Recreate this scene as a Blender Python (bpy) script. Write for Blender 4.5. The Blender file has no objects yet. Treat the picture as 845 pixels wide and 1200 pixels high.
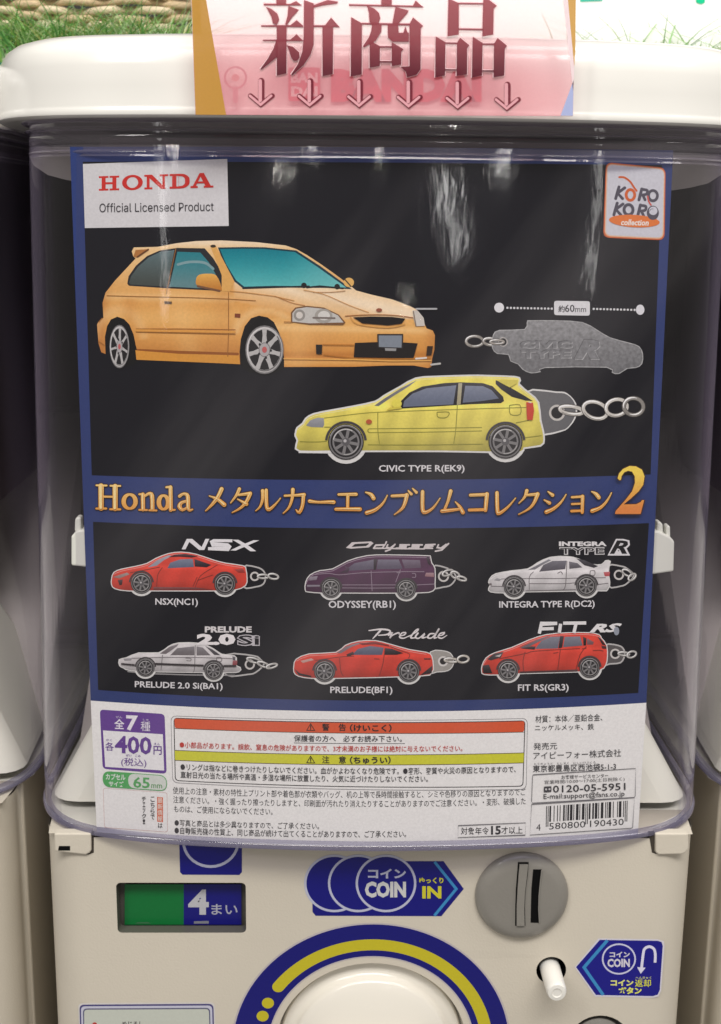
import bpy, math, random
import numpy as np
from mathutils import Vector, Matrix
from mathutils.geometry import tessellate_polygon
from math import radians, sin, cos, pi
random.seed(7)
S = bpy.context.scene
COL = S.collection

# ------------------------------------------------------------------ camera
TH, YAW, ROLL, DIST, FPX = radians(13.2), radians(1.3), radians(0.7), 0.55, 1500.0
EYE = 0.60                                   # eye height above the shelf the machines stand on
Fv = np.array([sin(YAW)*cos(TH), cos(YAW)*cos(TH), -sin(TH)])
R0 = np.array([cos(YAW), -sin(YAW), 0.0]); U0 = np.cross(R0, Fv)
Rv = R0*cos(ROLL) + U0*sin(ROLL); Uv = -R0*sin(ROLL) + U0*cos(ROLL)
CP = np.array([0.0, -DIST, EYE])
cam_d = bpy.data.cameras.new('camera'); cam = bpy.data.objects.new('camera', cam_d); COL.objects.link(cam)
cam_d.sensor_fit = 'VERTICAL'; cam_d.sensor_height = 24; cam_d.sensor_width = 24
cam_d.lens = FPX/1200*24; cam_d.clip_start = 0.01; cam_d.clip_end = 50
cam.matrix_world = Matrix(((Rv[0], Uv[0], -Fv[0], CP[0]), (Rv[1], Uv[1], -Fv[1], CP[1]),
                           (Rv[2], Uv[2], -Fv[2], CP[2]), (0, 0, 0, 1)))
cam_d.dof.use_dof = True; cam_d.dof.focus_distance = 0.565; cam_d.dof.aperture_fstop = 14
S.camera = cam

# ------------------------------------------------------------------ world, lamps, exposure
w = bpy.data.worlds.new('World'); S.world = w; w.use_nodes = True
bg = w.node_tree.nodes['Background']; bg.inputs[0].default_value = (1.0, 0.955, 0.91, 1); bg.inputs[1].default_value = 0.26
S.view_settings.view_transform = 'Standard'; S.view_settings.look = 'None'
S.view_settings.exposure = 0.12; S.view_settings.gamma = 1
S.cycles.max_bounces = 12; S.cycles.transparent_max_bounces = 24; S.cycles.use_denoising = True
S.cycles.caustics_reflective = False; S.cycles.caustics_refractive = False

def area(name, loc, target, sx, sy, power, col):
    d = bpy.data.lights.new(name, 'AREA'); d.shape = 'RECTANGLE'; d.size = sx; d.size_y = sy
    d.energy = power; d.color = col
    o = bpy.data.objects.new(name, d); COL.objects.link(o); o.location = loc
    o.rotation_euler = (Vector(target)-Vector(loc)).to_track_quat('-Z', 'Y').to_euler()
    return o
area('ceiling_lamp', (0.15, -1.3, EYE+1.55), (0.02, 0, EYE-.2), 1.5, 0.5, 34, (1, .965, .92))
area('ceiling_lamp', (-0.9, -1.1, EYE+1.2), (0.0, 0, EYE-.2), 0.25, 0.9, 9, (1, .97, .93))
area('ceiling_lamp', (1.1, -0.5, EYE+1.3), (0.1, 0.3, EYE), 0.3, 0.9, 7, (1, .97, .94))
area('ceiling_lamp', (0.25, -0.1, EYE+1.5), (0.05, 0.3, EYE), 1.4, 0.4, 8, (1, .98, .96))
def bulb(x, y, z, r, p):
    d = bpy.data.lights.new('spot_bulb', 'POINT'); d.shadow_soft_size = r; d.energy = p; d.color = (1, .96, .9)
    o = bpy.data.objects.new('spot_bulb', d); COL.objects.link(o); o.location = (x, y, EYE+z)
for b in ((-.305, -1.60, .070, .006, .08), (.049, -1.55, .098, .005, .08), (.208, -1.50, -.125, .005, .05), (.35, -1.62, .16, .008, .2), (-.62, -1.4, .11, .009, .2)):
    bulb(*b)
# slim shelf lamps on the rack across the aisle; the clear case mirrors them
for loc, sx, sy, pw in (((.311, -1.503, .036), .028, .075, .085), ((.335, -1.50, -.03), .022, .05, .035), ((.471, -1.50, .085), .10, .018, .09), ((-.20, -1.55, .10), .05, .012, .02), ((.80, -1.35, .05), .02, .30, .14), ((-.66, -1.30, .02), .03, .35, .14)):
    area('shelf_lamp', (loc[0], loc[1], EYE+loc[2]), (loc[0]*.3, 0, EYE), sx, sy, pw, (1, .98, .96))

# ------------------------------------------------------------------ helpers: pixels of the survey photograph -> real surfaces
def rays(P):
    P = np.asarray(P, float)
    return Fv[None] + Rv[None]*((P[:, 0:1]-422.5)/FPX) + Uv[None]*((600-P[:, 1:2])/FPX)
def on_plane(y0):
    def f(P, off):
        d = rays(P); t = (y0-off-CP[1])/d[:, 1]
        return CP[None] + d*t[:, None]
    return f
PX, PR, PY = 0.0200, 0.70, 0.001              # poster sheet: part of an upright cylinder
def on_poster(P, off):
    d = rays(P); r = PR+off
    ox, oy = CP[0]-PX, CP[1]-(PY+PR)
    a = d[:, 0]**2+d[:, 1]**2; b = 2*(ox*d[:, 0]+oy*d[:, 1]); c = ox*ox+oy*oy-r*r
    t = (-b-np.sqrt(b*b-4*a*c))/(2*a)
    return CP[None] + d*t[:, None]
def project(P):
    v = np.asarray(P)-CP[None]; wz = v@Fv
    return np.stack([422.5+FPX*(v@Rv)/wz, 600-FPX*(v@Uv)/wz], 1)
def U(px, py, y):
    return on_plane(y)([(px, py)], 0)[0]
def lin(c):
    c = [x/255 for x in c[:3]]
    return tuple(x/12.92 if x <= .04045 else ((x+.055)/1.055)**2.4 for x in c)

# ------------------------------------------------------------------ materials
def pmat(name, col, rough=.5, spec=.5, bump=0, bscale=60, mott=0, mscale=8, coat=0, emis=0):
    m = bpy.data.materials.new(name); m.use_nodes = True; nt = m.node_tree; N = nt.nodes; L = nt.links
    b = N['Principled BSDF']; b.inputs['Roughness'].default_value = rough; b.inputs['Specular IOR Level'].default_value = spec
    b.inputs['Base Color'].default_value = (*col, 1); b.inputs['Coat Weight'].default_value = coat; b.inputs['Coat Roughness'].default_value = .08
    tc = N.new('ShaderNodeTexCoord')
    if mott:
        n = N.new('ShaderNodeTexNoise'); n.inputs['Scale'].default_value = mscale; n.inputs['Detail'].default_value = 5
        mr = N.new('ShaderNodeMapRange'); mr.inputs[3].default_value = 1-mott; mr.inputs[4].default_value = 1+mott*.5
        mx = N.new('ShaderNodeMix'); mx.data_type = 'RGBA'; mx.blend_type = 'MULTIPLY'; mx.inputs[0].default_value = 1
        L.new(tc.outputs['Object'], n.inputs['Vector']); L.new(n.outputs[0], mr.inputs[0])
        mx.inputs[6].default_value = (*col, 1); L.new(mr.outputs[0], mx.inputs[7]); L.new(mx.outputs[2], b.inputs['Base Color'])
    if bump:
        n = N.new('ShaderNodeTexNoise'); n.inputs['Scale'].default_value = bscale; n.inputs['Detail'].default_value = 4
        bp = N.new('ShaderNodeBump'); bp.inputs['Strength'].default_value = bump; bp.inputs['Distance'].default_value = .001
        L.new(tc.outputs['Object'], n.inputs['Vector']); L.new(n.outputs[0], bp.inputs['Height']); L.new(bp.outputs[0], b.inputs['Normal'])
    return m
def clear_mat(name, tint, rough, wave, painted_sheen, body=0.0, bodycol=(.5, .48, .6), haze=.40):
    """thin clear plastic: what is behind shows through, with Fresnel gloss, waviness and painted sheen streaks"""
    m = bpy.data.materials.new(name); m.use_nodes = True; nt = m.node_tree; N = nt.nodes; L = nt.links
    N.remove(N['Principled BSDF']); out = N['Material Output']
    tr = N.new('ShaderNodeBsdfTransparent'); tr.inputs[0].default_value = (*tint, 1)
    gl = N.new('ShaderNodeBsdfGlossy'); gl.inputs['Roughness'].default_value = rough; gl.inputs[0].default_value = (1, 1, 1, 1)
    tc = N.new('ShaderNodeTexCoord'); mp = N.new('ShaderNodeMapping'); mp.inputs['Scale'].default_value = (1, 1, .35)
    n = N.new('ShaderNodeTexNoise'); n.inputs['Scale'].default_value = 16; n.inputs['Detail'].default_value = 2
    n2 = N.new('ShaderNodeTexNoise'); n2.inputs['Scale'].default_value = 220; n2.inputs['Detail'].default_value = 2
    ad = N.new('ShaderNodeMath'); ad.operation = 'MULTIPLY_ADD'; ad.inputs[1].default_value = .06
    bp = N.new('ShaderNodeBump'); bp.inputs['Strength'].default_value = 1; bp.inputs['Distance'].default_value = wave
    L.new(tc.outputs['Object'], mp.inputs[0]); L.new(mp.outputs[0], n.inputs['Vector']); L.new(mp.outputs[0], n2.inputs['Vector'])
    L.new(n2.outputs[0], ad.inputs[0]); L.new(n.outputs[0], ad.inputs[2]); L.new(ad.outputs[0], bp.inputs['Height'])
    L.new(bp.outputs[0], gl.inputs['Normal'])
    fr = N.new('ShaderNodeFresnel'); ge = N.new('ShaderNodeNewGeometry')
    im = N.new('ShaderNodeMapRange'); im.inputs[3].default_value = 1.49; im.inputs[4].default_value = 1/1.49   # a thin sheet: same gloss from both sides
    L.new(ge.outputs['Backfacing'], im.inputs[0]); L.new(im.outputs[0], fr.inputs[0])
    # slanting reflection streaks painted on the plastic as a faint whitish diffuse film
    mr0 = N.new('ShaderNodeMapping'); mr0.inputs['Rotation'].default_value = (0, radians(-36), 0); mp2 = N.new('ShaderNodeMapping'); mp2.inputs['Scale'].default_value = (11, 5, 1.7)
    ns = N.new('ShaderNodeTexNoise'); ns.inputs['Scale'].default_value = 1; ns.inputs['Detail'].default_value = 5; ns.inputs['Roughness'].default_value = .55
    ms = N.new('ShaderNodeMapRange'); ms.inputs[1].default_value = .48; ms.inputs[2].default_value = .74; ms.inputs[3].default_value = painted_sheen*.04; ms.inputs[4].default_value = painted_sheen
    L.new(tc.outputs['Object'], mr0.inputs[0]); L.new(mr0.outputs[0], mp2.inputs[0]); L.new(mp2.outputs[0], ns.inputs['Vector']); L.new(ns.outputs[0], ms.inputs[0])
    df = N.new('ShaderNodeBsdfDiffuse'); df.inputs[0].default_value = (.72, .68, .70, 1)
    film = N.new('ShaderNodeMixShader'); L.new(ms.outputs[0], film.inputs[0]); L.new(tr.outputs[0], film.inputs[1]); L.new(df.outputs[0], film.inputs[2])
    mid = film
    if body:
        d2 = N.new('ShaderNodeBsdfDiffuse'); d2.inputs[0].default_value = (*bodycol, 1)
        mid = N.new('ShaderNodeMixShader'); mid.inputs[0].default_value = body
        L.new(film.outputs[0], mid.inputs[1]); L.new(d2.outputs[0], mid.inputs[2])
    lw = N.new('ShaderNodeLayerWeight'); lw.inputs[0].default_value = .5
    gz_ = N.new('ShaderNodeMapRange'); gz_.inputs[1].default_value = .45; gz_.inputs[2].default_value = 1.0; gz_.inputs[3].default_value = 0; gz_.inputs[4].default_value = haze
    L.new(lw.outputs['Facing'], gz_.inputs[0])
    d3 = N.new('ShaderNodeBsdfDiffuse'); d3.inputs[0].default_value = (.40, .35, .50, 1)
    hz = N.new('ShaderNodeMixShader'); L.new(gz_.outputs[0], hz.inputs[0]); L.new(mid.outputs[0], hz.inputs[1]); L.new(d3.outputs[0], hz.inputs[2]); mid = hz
    mx = N.new('ShaderNodeMixShader'); L.new(fr.outputs[0], mx.inputs[0]); L.new(mid.outputs[0], mx.inputs[1]); L.new(gl.outputs[0], mx.inputs[2])
    L.new(mx.outputs[0], out.inputs[0])
    return m
def ink_mat(name, rough=.42, spec=.35, grain=.06, trans=0.0, nscale=900, bump=0):
    m = bpy.data.materials.new(name); m.use_nodes = True; nt = m.node_tree; N = nt.nodes; L = nt.links
    b = N['Principled BSDF']; b.inputs['Roughness'].default_value = rough; b.inputs['Specular IOR Level'].default_value = spec
    at = N.new('ShaderNodeAttribute'); at.attribute_name = 'ink'
    n = N.new('ShaderNodeTexNoise'); n.inputs['Scale'].default_value = nscale; n.inputs['Detail'].default_value = 3
    tc = N.new('ShaderNodeTexCoord'); L.new(tc.outputs['Object'], n.inputs['Vector'])
    mr = N.new('ShaderNodeMapRange'); mr.inputs[1].default_value = .3; mr.inputs[2].default_value = .7
    mr.inputs[3].default_value = 1-grain; mr.inputs[4].default_value = 1+grain
    mx = N.new('ShaderNodeMix'); mx.data_type = 'RGBA'; mx.blend_type = 'MULTIPLY'; mx.inputs[0].default_value = 1
    L.new(n.outputs[0], mr.inputs[0]); L.new(at.outputs['Color'], mx.inputs[6]); L.new(mr.outputs[0], mx.inputs[7])
    L.new(mx.outputs[2], b.inputs['Base Color'])
    if bump:
        bp = N.new('ShaderNodeBump'); bp.inputs['Strength'].default_value = bump; bp.inputs['Distance'].default_value = .001
        L.new(n.outputs[0], bp.inputs['Height']); L.new(bp.outputs[0], b.inputs['Normal'])
    if trans:
        tr = N.new('ShaderNodeBsdfTransparent'); ms = N.new('ShaderNodeMixShader'); ms.inputs[0].default_value = trans
        tr.inputs[0].default_value = (1, .9, .91, 1)
        L.new(b.outputs[0], ms.inputs[1]); L.new(tr.outputs[0], ms.inputs[2]); L.new(ms.outputs[0], N['Material Output'].inputs[0])
    return m
INK = ink_mat('printed ink on paper', .5, .16, .05)
VINYL = ink_mat('printed glossy vinyl', .25, .5, .02)
METALINK = ink_mat('printed picture of cast metal', .5, .3, .24, 0, 700)
ACRYL = ink_mat('translucent pink acrylic', .12, .5, .015, .52)
SIGNINK = ink_mat('ink on acrylic', .3, .4, .02, .06)
LID = pmat('glossy white plastic', (.80, .785, .74), .22, .5, .02, 30, .03, 10, coat=.5)
BEIGE = pmat('ivory moulded plastic', (.655, .60, .505), .38, .4, .12, 900, .09, 9)
BEIGE2 = pmat('ivory knob plastic', (.80, .76, .68), .25, .5, .03, 600, .03, 10, coat=.3)
PINW = pmat('white button plastic', (.82, .80, .75), .3)
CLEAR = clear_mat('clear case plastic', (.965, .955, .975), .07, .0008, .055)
RIMC = clear_mat('thick clear plastic edge', (.72, .71, .84), .08, .0005, .05, .42, (.18, .168, .235))
COLLAR = clear_mat('clear collar plastic', (.84, .82, .88), .05, .0012, .10, .15, (.36, .32, .36))
DARK = pmat('dark interior plastic', (.13, .10, .115), .5, .3, 0, 0, .35, 9)
HOPPER = pmat('pale hopper plastic', (.84, .83, .74), .35, .4, 0, 0, .05, 8)
HOPR = pmat('grey hopper plastic', (.46, .42, .41), .5, .3, 0, 0, .12, 12)
GREY = pmat('grey painted metal', (.25, .235, .21), .34, .5, .12, 700, .08, 60, coat=.25)
BLACK = pmat('black recess', (.004, .004, .004), .8, .1)
FRAME = pmat('dark smoky window frame', (.10, .095, .08), .35)
CLIP = pmat('white clip plastic', (.72, .72, .66), .4)

# ------------------------------------------------------------------ object helpers
def tag(o, label=None, cat=None, group=None, kind=None):
    if label: o['label'] = label
    if cat: o['category'] = cat
    if group: o['group'] = group
    if kind: o['kind'] = kind
    return o
def empty(name, loc):
    o = bpy.data.objects.new(name, None); COL.objects.link(o); o.location = loc; o.empty_display_size = .02
    return o
def mobj(name, verts, faces, mat, parent=None, smooth=False, origin=None):
    me = bpy.data.meshes.new(name); me.from_pydata([tuple(map(float, v)) for v in verts], [], faces)
    me.materials.append(mat)
    if smooth: me.polygons.foreach_set('use_smooth', [True]*len(me.polygons))
    me.update(); me.validate()
    o = bpy.data.objects.new(name, me); COL.objects.link(o)
    if parent is not None:
        o.parent = parent; o.matrix_parent_inverse = parent_mat(parent).inverted()
    return o
PM = {}
def parent_mat(p):
    m = Matrix.Translation(p.location)
    if p.parent: m = parent_mat(p.parent) @ p.matrix_parent_inverse @ m
    return m
def auto_smooth(o, ang=35):
    me = o.data; me.polygons.foreach_set('use_smooth', [True]*len(me.polygons))
    try: me.set_sharp_from_angle(angle=radians(ang))
    except Exception: pass
    return o
def weld(o, d=1e-5):
    import bmesh
    bm = bmesh.new(); bm.from_mesh(o.data); bmesh.ops.remove_doubles(bm, verts=bm.verts, dist=d)
    bmesh.ops.recalc_face_normals(bm, faces=bm.faces); bm.to_mesh(o.data); bm.free(); return o
def box_geo(x0, x1, y0, y1, z0, z1):
    v = [(x, y, z) for x in (x0, x1) for y in (y0, y1) for z in (z0, z1)]
    f = [(0, 1, 3, 2), (4, 6, 7, 5), (0, 4, 5, 1), (2, 3, 7, 6), (0, 2, 6, 4), (1, 5, 7, 3)]
    return v, f
def bevel(o, wd, seg=3):
    m = o.modifiers.new('bevel', 'BEVEL'); m.width = wd; m.segments = seg; m.limit_method = 'ANGLE'; m.angle_limit = radians(40)
    return o

# ------------------------------------------------------------------ flat print: shapes drawn on a real surface
def spline(pts, n=5, closed=False):
    pts = [tuple(p) for p in pts]; k = len(pts); out = []
    if k < 3: return pts
    rng = range(k if closed else k-1)
    for i in rng:
        p0 = pts[(i-1) % k] if closed or i > 0 else pts[0]
        p1 = pts[i]; p2 = pts[(i+1) % k]; p3 = pts[(i+2) % k] if closed or i+2 < k else pts[-1]
        for j in range(n):
            t = j/n
            out.append(tuple(.5*((2*b)+(-a+c)*t+(2*a-5*b+4*c-d)*t*t+(-a+3*b-3*c+d)*t**3) for a, b, c, d in zip(p0, p1, p2, p3)))
    if not closed: out.append(pts[-1])
    return out
def clip_split(poly, ax, g):
    lo = min(p[ax] for p in poly); hi = max(p[ax] for p in poly)
    k = math.floor(lo/g)+1; out = []; cur = poly
    while k*g < hi-1e-6 and len(cur) >= 3:
        c = k*g; A = []; B = []
        for i in range(len(cur)):
            p, q = cur[i], cur[(i+1) % len(cur)]
            if p[ax] <= c: A.append(p)
            if p[ax] >= c: B.append(p)
            if (p[ax]-c)*(q[ax]-c) < 0:
                t = (c-p[ax])/(q[ax]-p[ax]); m = (p[0]+(q[0]-p[0])*t, p[1]+(q[1]-p[1])*t)
                A.append(m); B.append(m)
        if len(A) >= 3: out.append(A)
        cur = B; k += 1
    if len(cur) >= 3: out.append(cur)
    return out
def mixc(a, b, t):
    t = max(0, min(1, t)); return tuple(x+(y-x)*t for x, y in zip(a, b))
_font_cache = {}
try:
    import os
    FONT = bpy.data.fonts.load(os.path.join(bpy.utils.resource_path('LOCAL'), 'datafiles', 'fonts', 'Inter.woff2'))
except Exception:
    FONT = None
def glyphs(body, bold=0.0, shear=0.0, space=1.0):
    key = (body, bold, shear, space)
    if key in _font_cache: return _font_cache[key]
    c = bpy.data.curves.new('t', 'FONT'); c.body = body; c.offset = bold; c.shear = shear; c.resolution_u = 2
    if FONT and body.startswith('Official'): c.font = FONT; c.space_character = space
    o = bpy.data.objects.new('t', c); COL.objects.link(o)
    dg = bpy.context.evaluated_depsgraph_get(); me = bpy.data.meshes.new_from_object(o.evaluated_get(dg))
    V = np.array([v.co[:2] for v in me.vertices]).reshape(-1, 2); Fc = [tuple(p.vertices) for p in me.polygons]
    bpy.data.objects.remove(o); bpy.data.curves.remove(c); bpy.data.meshes.remove(me)
    _font_cache[key] = (V, Fc); return V, Fc
class Art:
    STEP = 8e-6
    def __init__(s, surf, base=0.0, fr=(0, 0, 1)):
        s.surf = surf; s.base = base; s.n = 0; s.V = []; s.Z = []; s.F = []; s.C = []; s.fr = fr
    def tr(s, p): return (s.fr[0]+p[0]/s.fr[2], s.fr[1]+p[1]/s.fr[2])
    def raw(s, polys, col, g):
        z = s.base+s.n*s.STEP; s.n += 1
        for poly in polys:
            parts = [poly]
            if g:
                parts = [b for a in clip_split(poly, 0, g) for b in clip_split(a, 1, g if callable(col) else g*6)]
            for q in parts:
                i0 = len(s.V); s.V += q; s.Z += [z]*len(q); s.F.append(tuple(range(i0, i0+len(q))))
                s.C += [lin(col(*p)) for p in q] if callable(col) else [lin(col)]*len(q)
    def poly(s, pts, col, sm=0, g=16, holes=(), tr=True):
        if sm: pts = spline(pts, sm, True)
        loops = [[s.tr(p) if tr else p for p in pts]]+[[s.tr(p) if tr else p for p in h] for h in holes]
        flat = [p for l in loops for p in l]
        T = tessellate_polygon([[Vector((x, y, 0)) for x, y in l] for l in loops])
        out = []
        for t in T:
            q = [flat[i] for i in t]
            a = (q[1][0]-q[0][0])*(q[2][1]-q[0][1])-(q[1][1]-q[0][1])*(q[2][0]-q[0][0])
            if abs(a) > 1e-7: out.append(q if a > 0 else q[::-1])
        s.raw(out, col, g)
    def stroke(s, pts, wd, col, sm=0, closed=False, cap=True, g=16):
        """wd in local units; a point may carry its own width as third value"""
        pts = [(*p[:2], p[2] if len(p) > 2 else wd) for p in pts]
        if sm and len(pts) > 2: pts = spline(pts, sm, closed)
        P = [(*s.tr(p), p[2]/s.fr[2]/2) for p in pts]; k = len(P); Lp = []; Rp = []
        for i in range(k):
            a = P[(i-1) % k] if closed or i else P[0]; b = P[(i+1) % k] if closed or i < k-1 else P[-1]
            dx, dy = b[0]-a[0], b[1]-a[1]; l = math.hypot(dx, dy) or 1; nx, ny = -dy/l, dx/l
            f = 1.0
            if (closed or 0 < i < k-1):
                e = math.hypot(P[i][0]-a[0], P[i][1]-a[1]) or 1; ux, uy = (P[i][0]-a[0])/e, (P[i][1]-a[1])/e
                cs = abs(ux*dx/l+uy*dy/l); f = min(1.6, 1/max(cs, .3))
            Lp.append((P[i][0]+nx*P[i][2]*f, P[i][1]+ny*P[i][2]*f)); Rp.append((P[i][0]-nx*P[i][2]*f, P[i][1]-ny*P[i][2]*f))
        quads = []
        for i in range(k if closed else k-1):
            j = (i+1) % k; quads.append([Rp[i], Rp[j], Lp[j], Lp[i]])
        if cap and not closed:
            for (c, o, sg) in ((P[0], P[1], 1), (P[-1], P[-2], 1)):
                an = math.atan2(c[1]-o[1], c[0]-o[0])
                quads.append([(c[0]+c[2]*cos(an-pi/2+pi*t/6), c[1]+c[2]*sin(an-pi/2+pi*t/6)) for t in range(7)])
        s.raw(quads, col, g)
    def lines(s, ls, wd, col, sm=0):
        for l in ls: s.stroke(l, wd, col, sm, cap=False)
    def disc(s, x, y, rx, col, ry=None, n=28, tr=True):
        ry = ry or rx; s.poly([(x+rx*cos(2*pi*i/n), y+ry*sin(2*pi*i/n)) for i in range(n)], col, tr=tr)
    def ring(s, x, y, r, wd, col, ry=None, a0=0, a1=360, n=36, cap=False):
        ry = ry or r; full = a1-a0 >= 360; m = n if full else n+1
        s.stroke([(x+r*cos(radians(a0+(a1-a0)*i/n)), y+ry*sin(radians(a0+(a1-a0)*i/n))) for i in range(m)], wd, col, closed=full, cap=cap)
    def quadpanel(s, TL, TR, BR, BL, col, bow=True, r=0, g=16):
        """four-cornered panel whose level edges follow the sheet's curve"""
        top = s.hedge(TL, TR, bow); bot = s.hedge(BL, BR, bow)
        if r:
            def cor(c, a, b):  # rounded corner between neighbours a and b
                o = []
                for i in range(6):
                    t = i/5; pa = toward(c, a, r); pb = toward(c, b, r)
                    o.append(tuple((1-t)**2*x+2*t*(1-t)*y+t*t*z for x, y, z in zip(pa, c, pb)))
                return o
            def toward(c, a, d):
                l = math.hypot(a[0]-c[0], a[1]-c[1]); return (c[0]+(a[0]-c[0])*d/l, c[1]+(a[1]-c[1])*d/l)
            pts = cor(TL, BL, top[1])+top[2:-2]+cor(TR, top[-2], BR)+cor(BR, TR, bot[-2])+bot[::-1][2:-2]+cor(BL, bot[1], TL)
        else: pts = top+bot[::-1]
        if col is None: return pts
        s.poly(pts, col, g=g, tr=False); return pts
    def hedge(s, A, B, bow=True):
        n = max(3, int(abs(B[0]-A[0])/12)); k = bowof(A, B) if (bow and s.surf is on_poster) else 0
        return [(A[0]+(B[0]-A[0])*i/n, A[1]+(B[1]-A[1])*i/n+4*k*(i/n)*(1-i/n)) for i in range(n+1)]
    def text(s, body, x0, x1, yt, yb, col, dy=0, bold=0.0, shear=0.0, space=1.0, g=0, rot=0):
        """glyph box x0..x1, yt..yb (photo pixels); dy = how much lower the right end sits"""
        V, Fc = glyphs(body, bold, shear, space)
        lo = V.min(0); hi = V.max(0); t = (V-lo)/(hi-lo)
        X = x0+(x1-x0)*t[:, 0]; k = bowof((x0, yb), (x1, yb+dy)) if s.surf is on_poster else 0
        Y = yb-(yb-yt)*t[:, 1]+dy*t[:, 0]+4*k*t[:, 0]*(1-t[:, 0])
        if rot:
            cx, cy = (x0+x1)/2, (yt+yb)/2; a = radians(rot); X, Y = cx+(X-cx)*cos(a)-(Y-cy)*sin(a), cy+(X-cx)*sin(a)+(Y-cy)*cos(a)
        Q = [[(X[i], Y[i]) for i in f][::-1] for f in Fc]
        s.n += 1; s.raw(Q, col, g)
    def build(s, name, mat, parent, label=None):
        V = s.surf(np.array(s.V), np.array(s.Z)[:, None][:, 0]) if s.surf is not None else None
        me = bpy.data.meshes.new(name); me.from_pydata([tuple(v) for v in V.tolist()], [], s.F)
        at = me.attributes.new('ink', 'FLOAT_COLOR', 'POINT')
        C = np.ones((len(s.C), 4), np.float32); C[:, :3] = np.array(s.C); at.data.foreach_set('color', C.ravel())
        me.materials.append(mat); me.update()
        o = bpy.data.objects.new(name, me); COL.objects.link(o)
        o.parent = parent; o.matrix_parent_inverse = parent_mat(parent).inverted()
        if label: o['label'] = label
        return o
def bowof(A, B):
    if abs(B[0]-A[0]) < 12: return 0
    P = on_poster([A, B], 0.0); z = (P[0][2]+P[1][2])/2; xm = (P[0][0]+P[1][0])/2
    y = PY+PR-math.sqrt(PR**2-(xm-PX)**2)
    c = (P[0]+P[1])/2
    pm = project([(xm, y, z)])[0]; pc = (A[1]+B[1])/2
    k = pm[1]-pc if abs(pm[1]-pc) < 40 else 0
    return k if abs(B[0]-A[0]) > 520 else k*.74
# surf functions take an offset per vertex
_op = on_poster
def on_poster(P, off):
    off = np.asarray(off); P = np.asarray(P, float)
    d = rays(P); r = PR+off
    ox, oy = CP[0]-PX, CP[1]-(PY+PR)
    a = d[:, 0]**2+d[:, 1]**2; b = 2*(ox*d[:, 0]+oy*d[:, 1]); c = ox*ox+oy*oy-r*r
    t = (-b-np.sqrt(b*b-4*a*c))/(2*a)
    return CP[None] + d*t[:, None]

# ================================================================== THE MACHINES
MX, MY = 0.0205, 0.0            # centre line and front of the machine in the middle
PROF = [(0, 0), (.03, .0008), (.06, .0026), (.09, .0055), (.11, .0085), (.129, .0130), (.142, .0180), (.151, .0240), (.158, .0310), (.164, .0410), (.168, .0540), (.170, .0700)]
PROF_LID = [(0, 0), (.03, .0008), (.06, .0026), (.085, .0055), (.105, .010), (.122, .0150), (.137, .0230), (.148, .033), (.157, .046), (.164, .064), (.168, .086), (.170, .12)]
def outline(hw, yb, y0, inset=0.0, fine=4, PROF=PROF):
    """plan outline: bulged front with soft corners, straight sides to yb; going from back-left round the front to back-right"""
    k = hw/.170
    half = [(x*k, y) for x, y in PROF]
    pts = [(-x, y) for x, y in half[::-1]]+[(x, y) for x, y in half[1:]]
    pts = spline(pts, fine)
    pts = [(x, y+y0) for x, y in pts]
    pts = [(-hw, yb)]+[(-hw, .5*(yb+PROF[-1][1]+y0))]+pts+[(hw, .5*(yb+PROF[-1][1]+y0))]+[(hw, yb)]
    if inset:
        out = []
        for i, p in enumerate(pts):
            a = pts[max(0, i-1)]; b = pts[min(len(pts)-1, i+1)]
            dx, dy = b[0]-a[0], b[1]-a[1]; l = math.hypot(dx, dy); out.append((p[0]-dy/l*inset, p[1]+dx/l*inset))
        pts = out
    return pts
def rings(levels, closed_top=False, closed_bot=False, back=True):
    """levels: lists of (x,y,z) with the same count -> swept skin"""
    V = []; Fc = []; n = len(levels[0])
    for l in levels: V += l
    for k in range(len(levels)-1):
        for i in range(n if back else n-1):
            j = (i+1) % n
            Fc.append((k*n+i, k*n+j, (k+1)*n+j, (k+1)*n+i))
    if closed_top: Fc.append(tuple((len(levels)-1)*n+i for i in range(n)))
    if closed_bot: Fc.append(tuple(i for i in range(n))[::-1])
    return V, Fc
CASE_B, CASE_T = EYE-.2905, EYE+.0375
FY = .012                                    # front face of the cabinet door
HB = .1586                                   # half width of the cabinet

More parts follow.
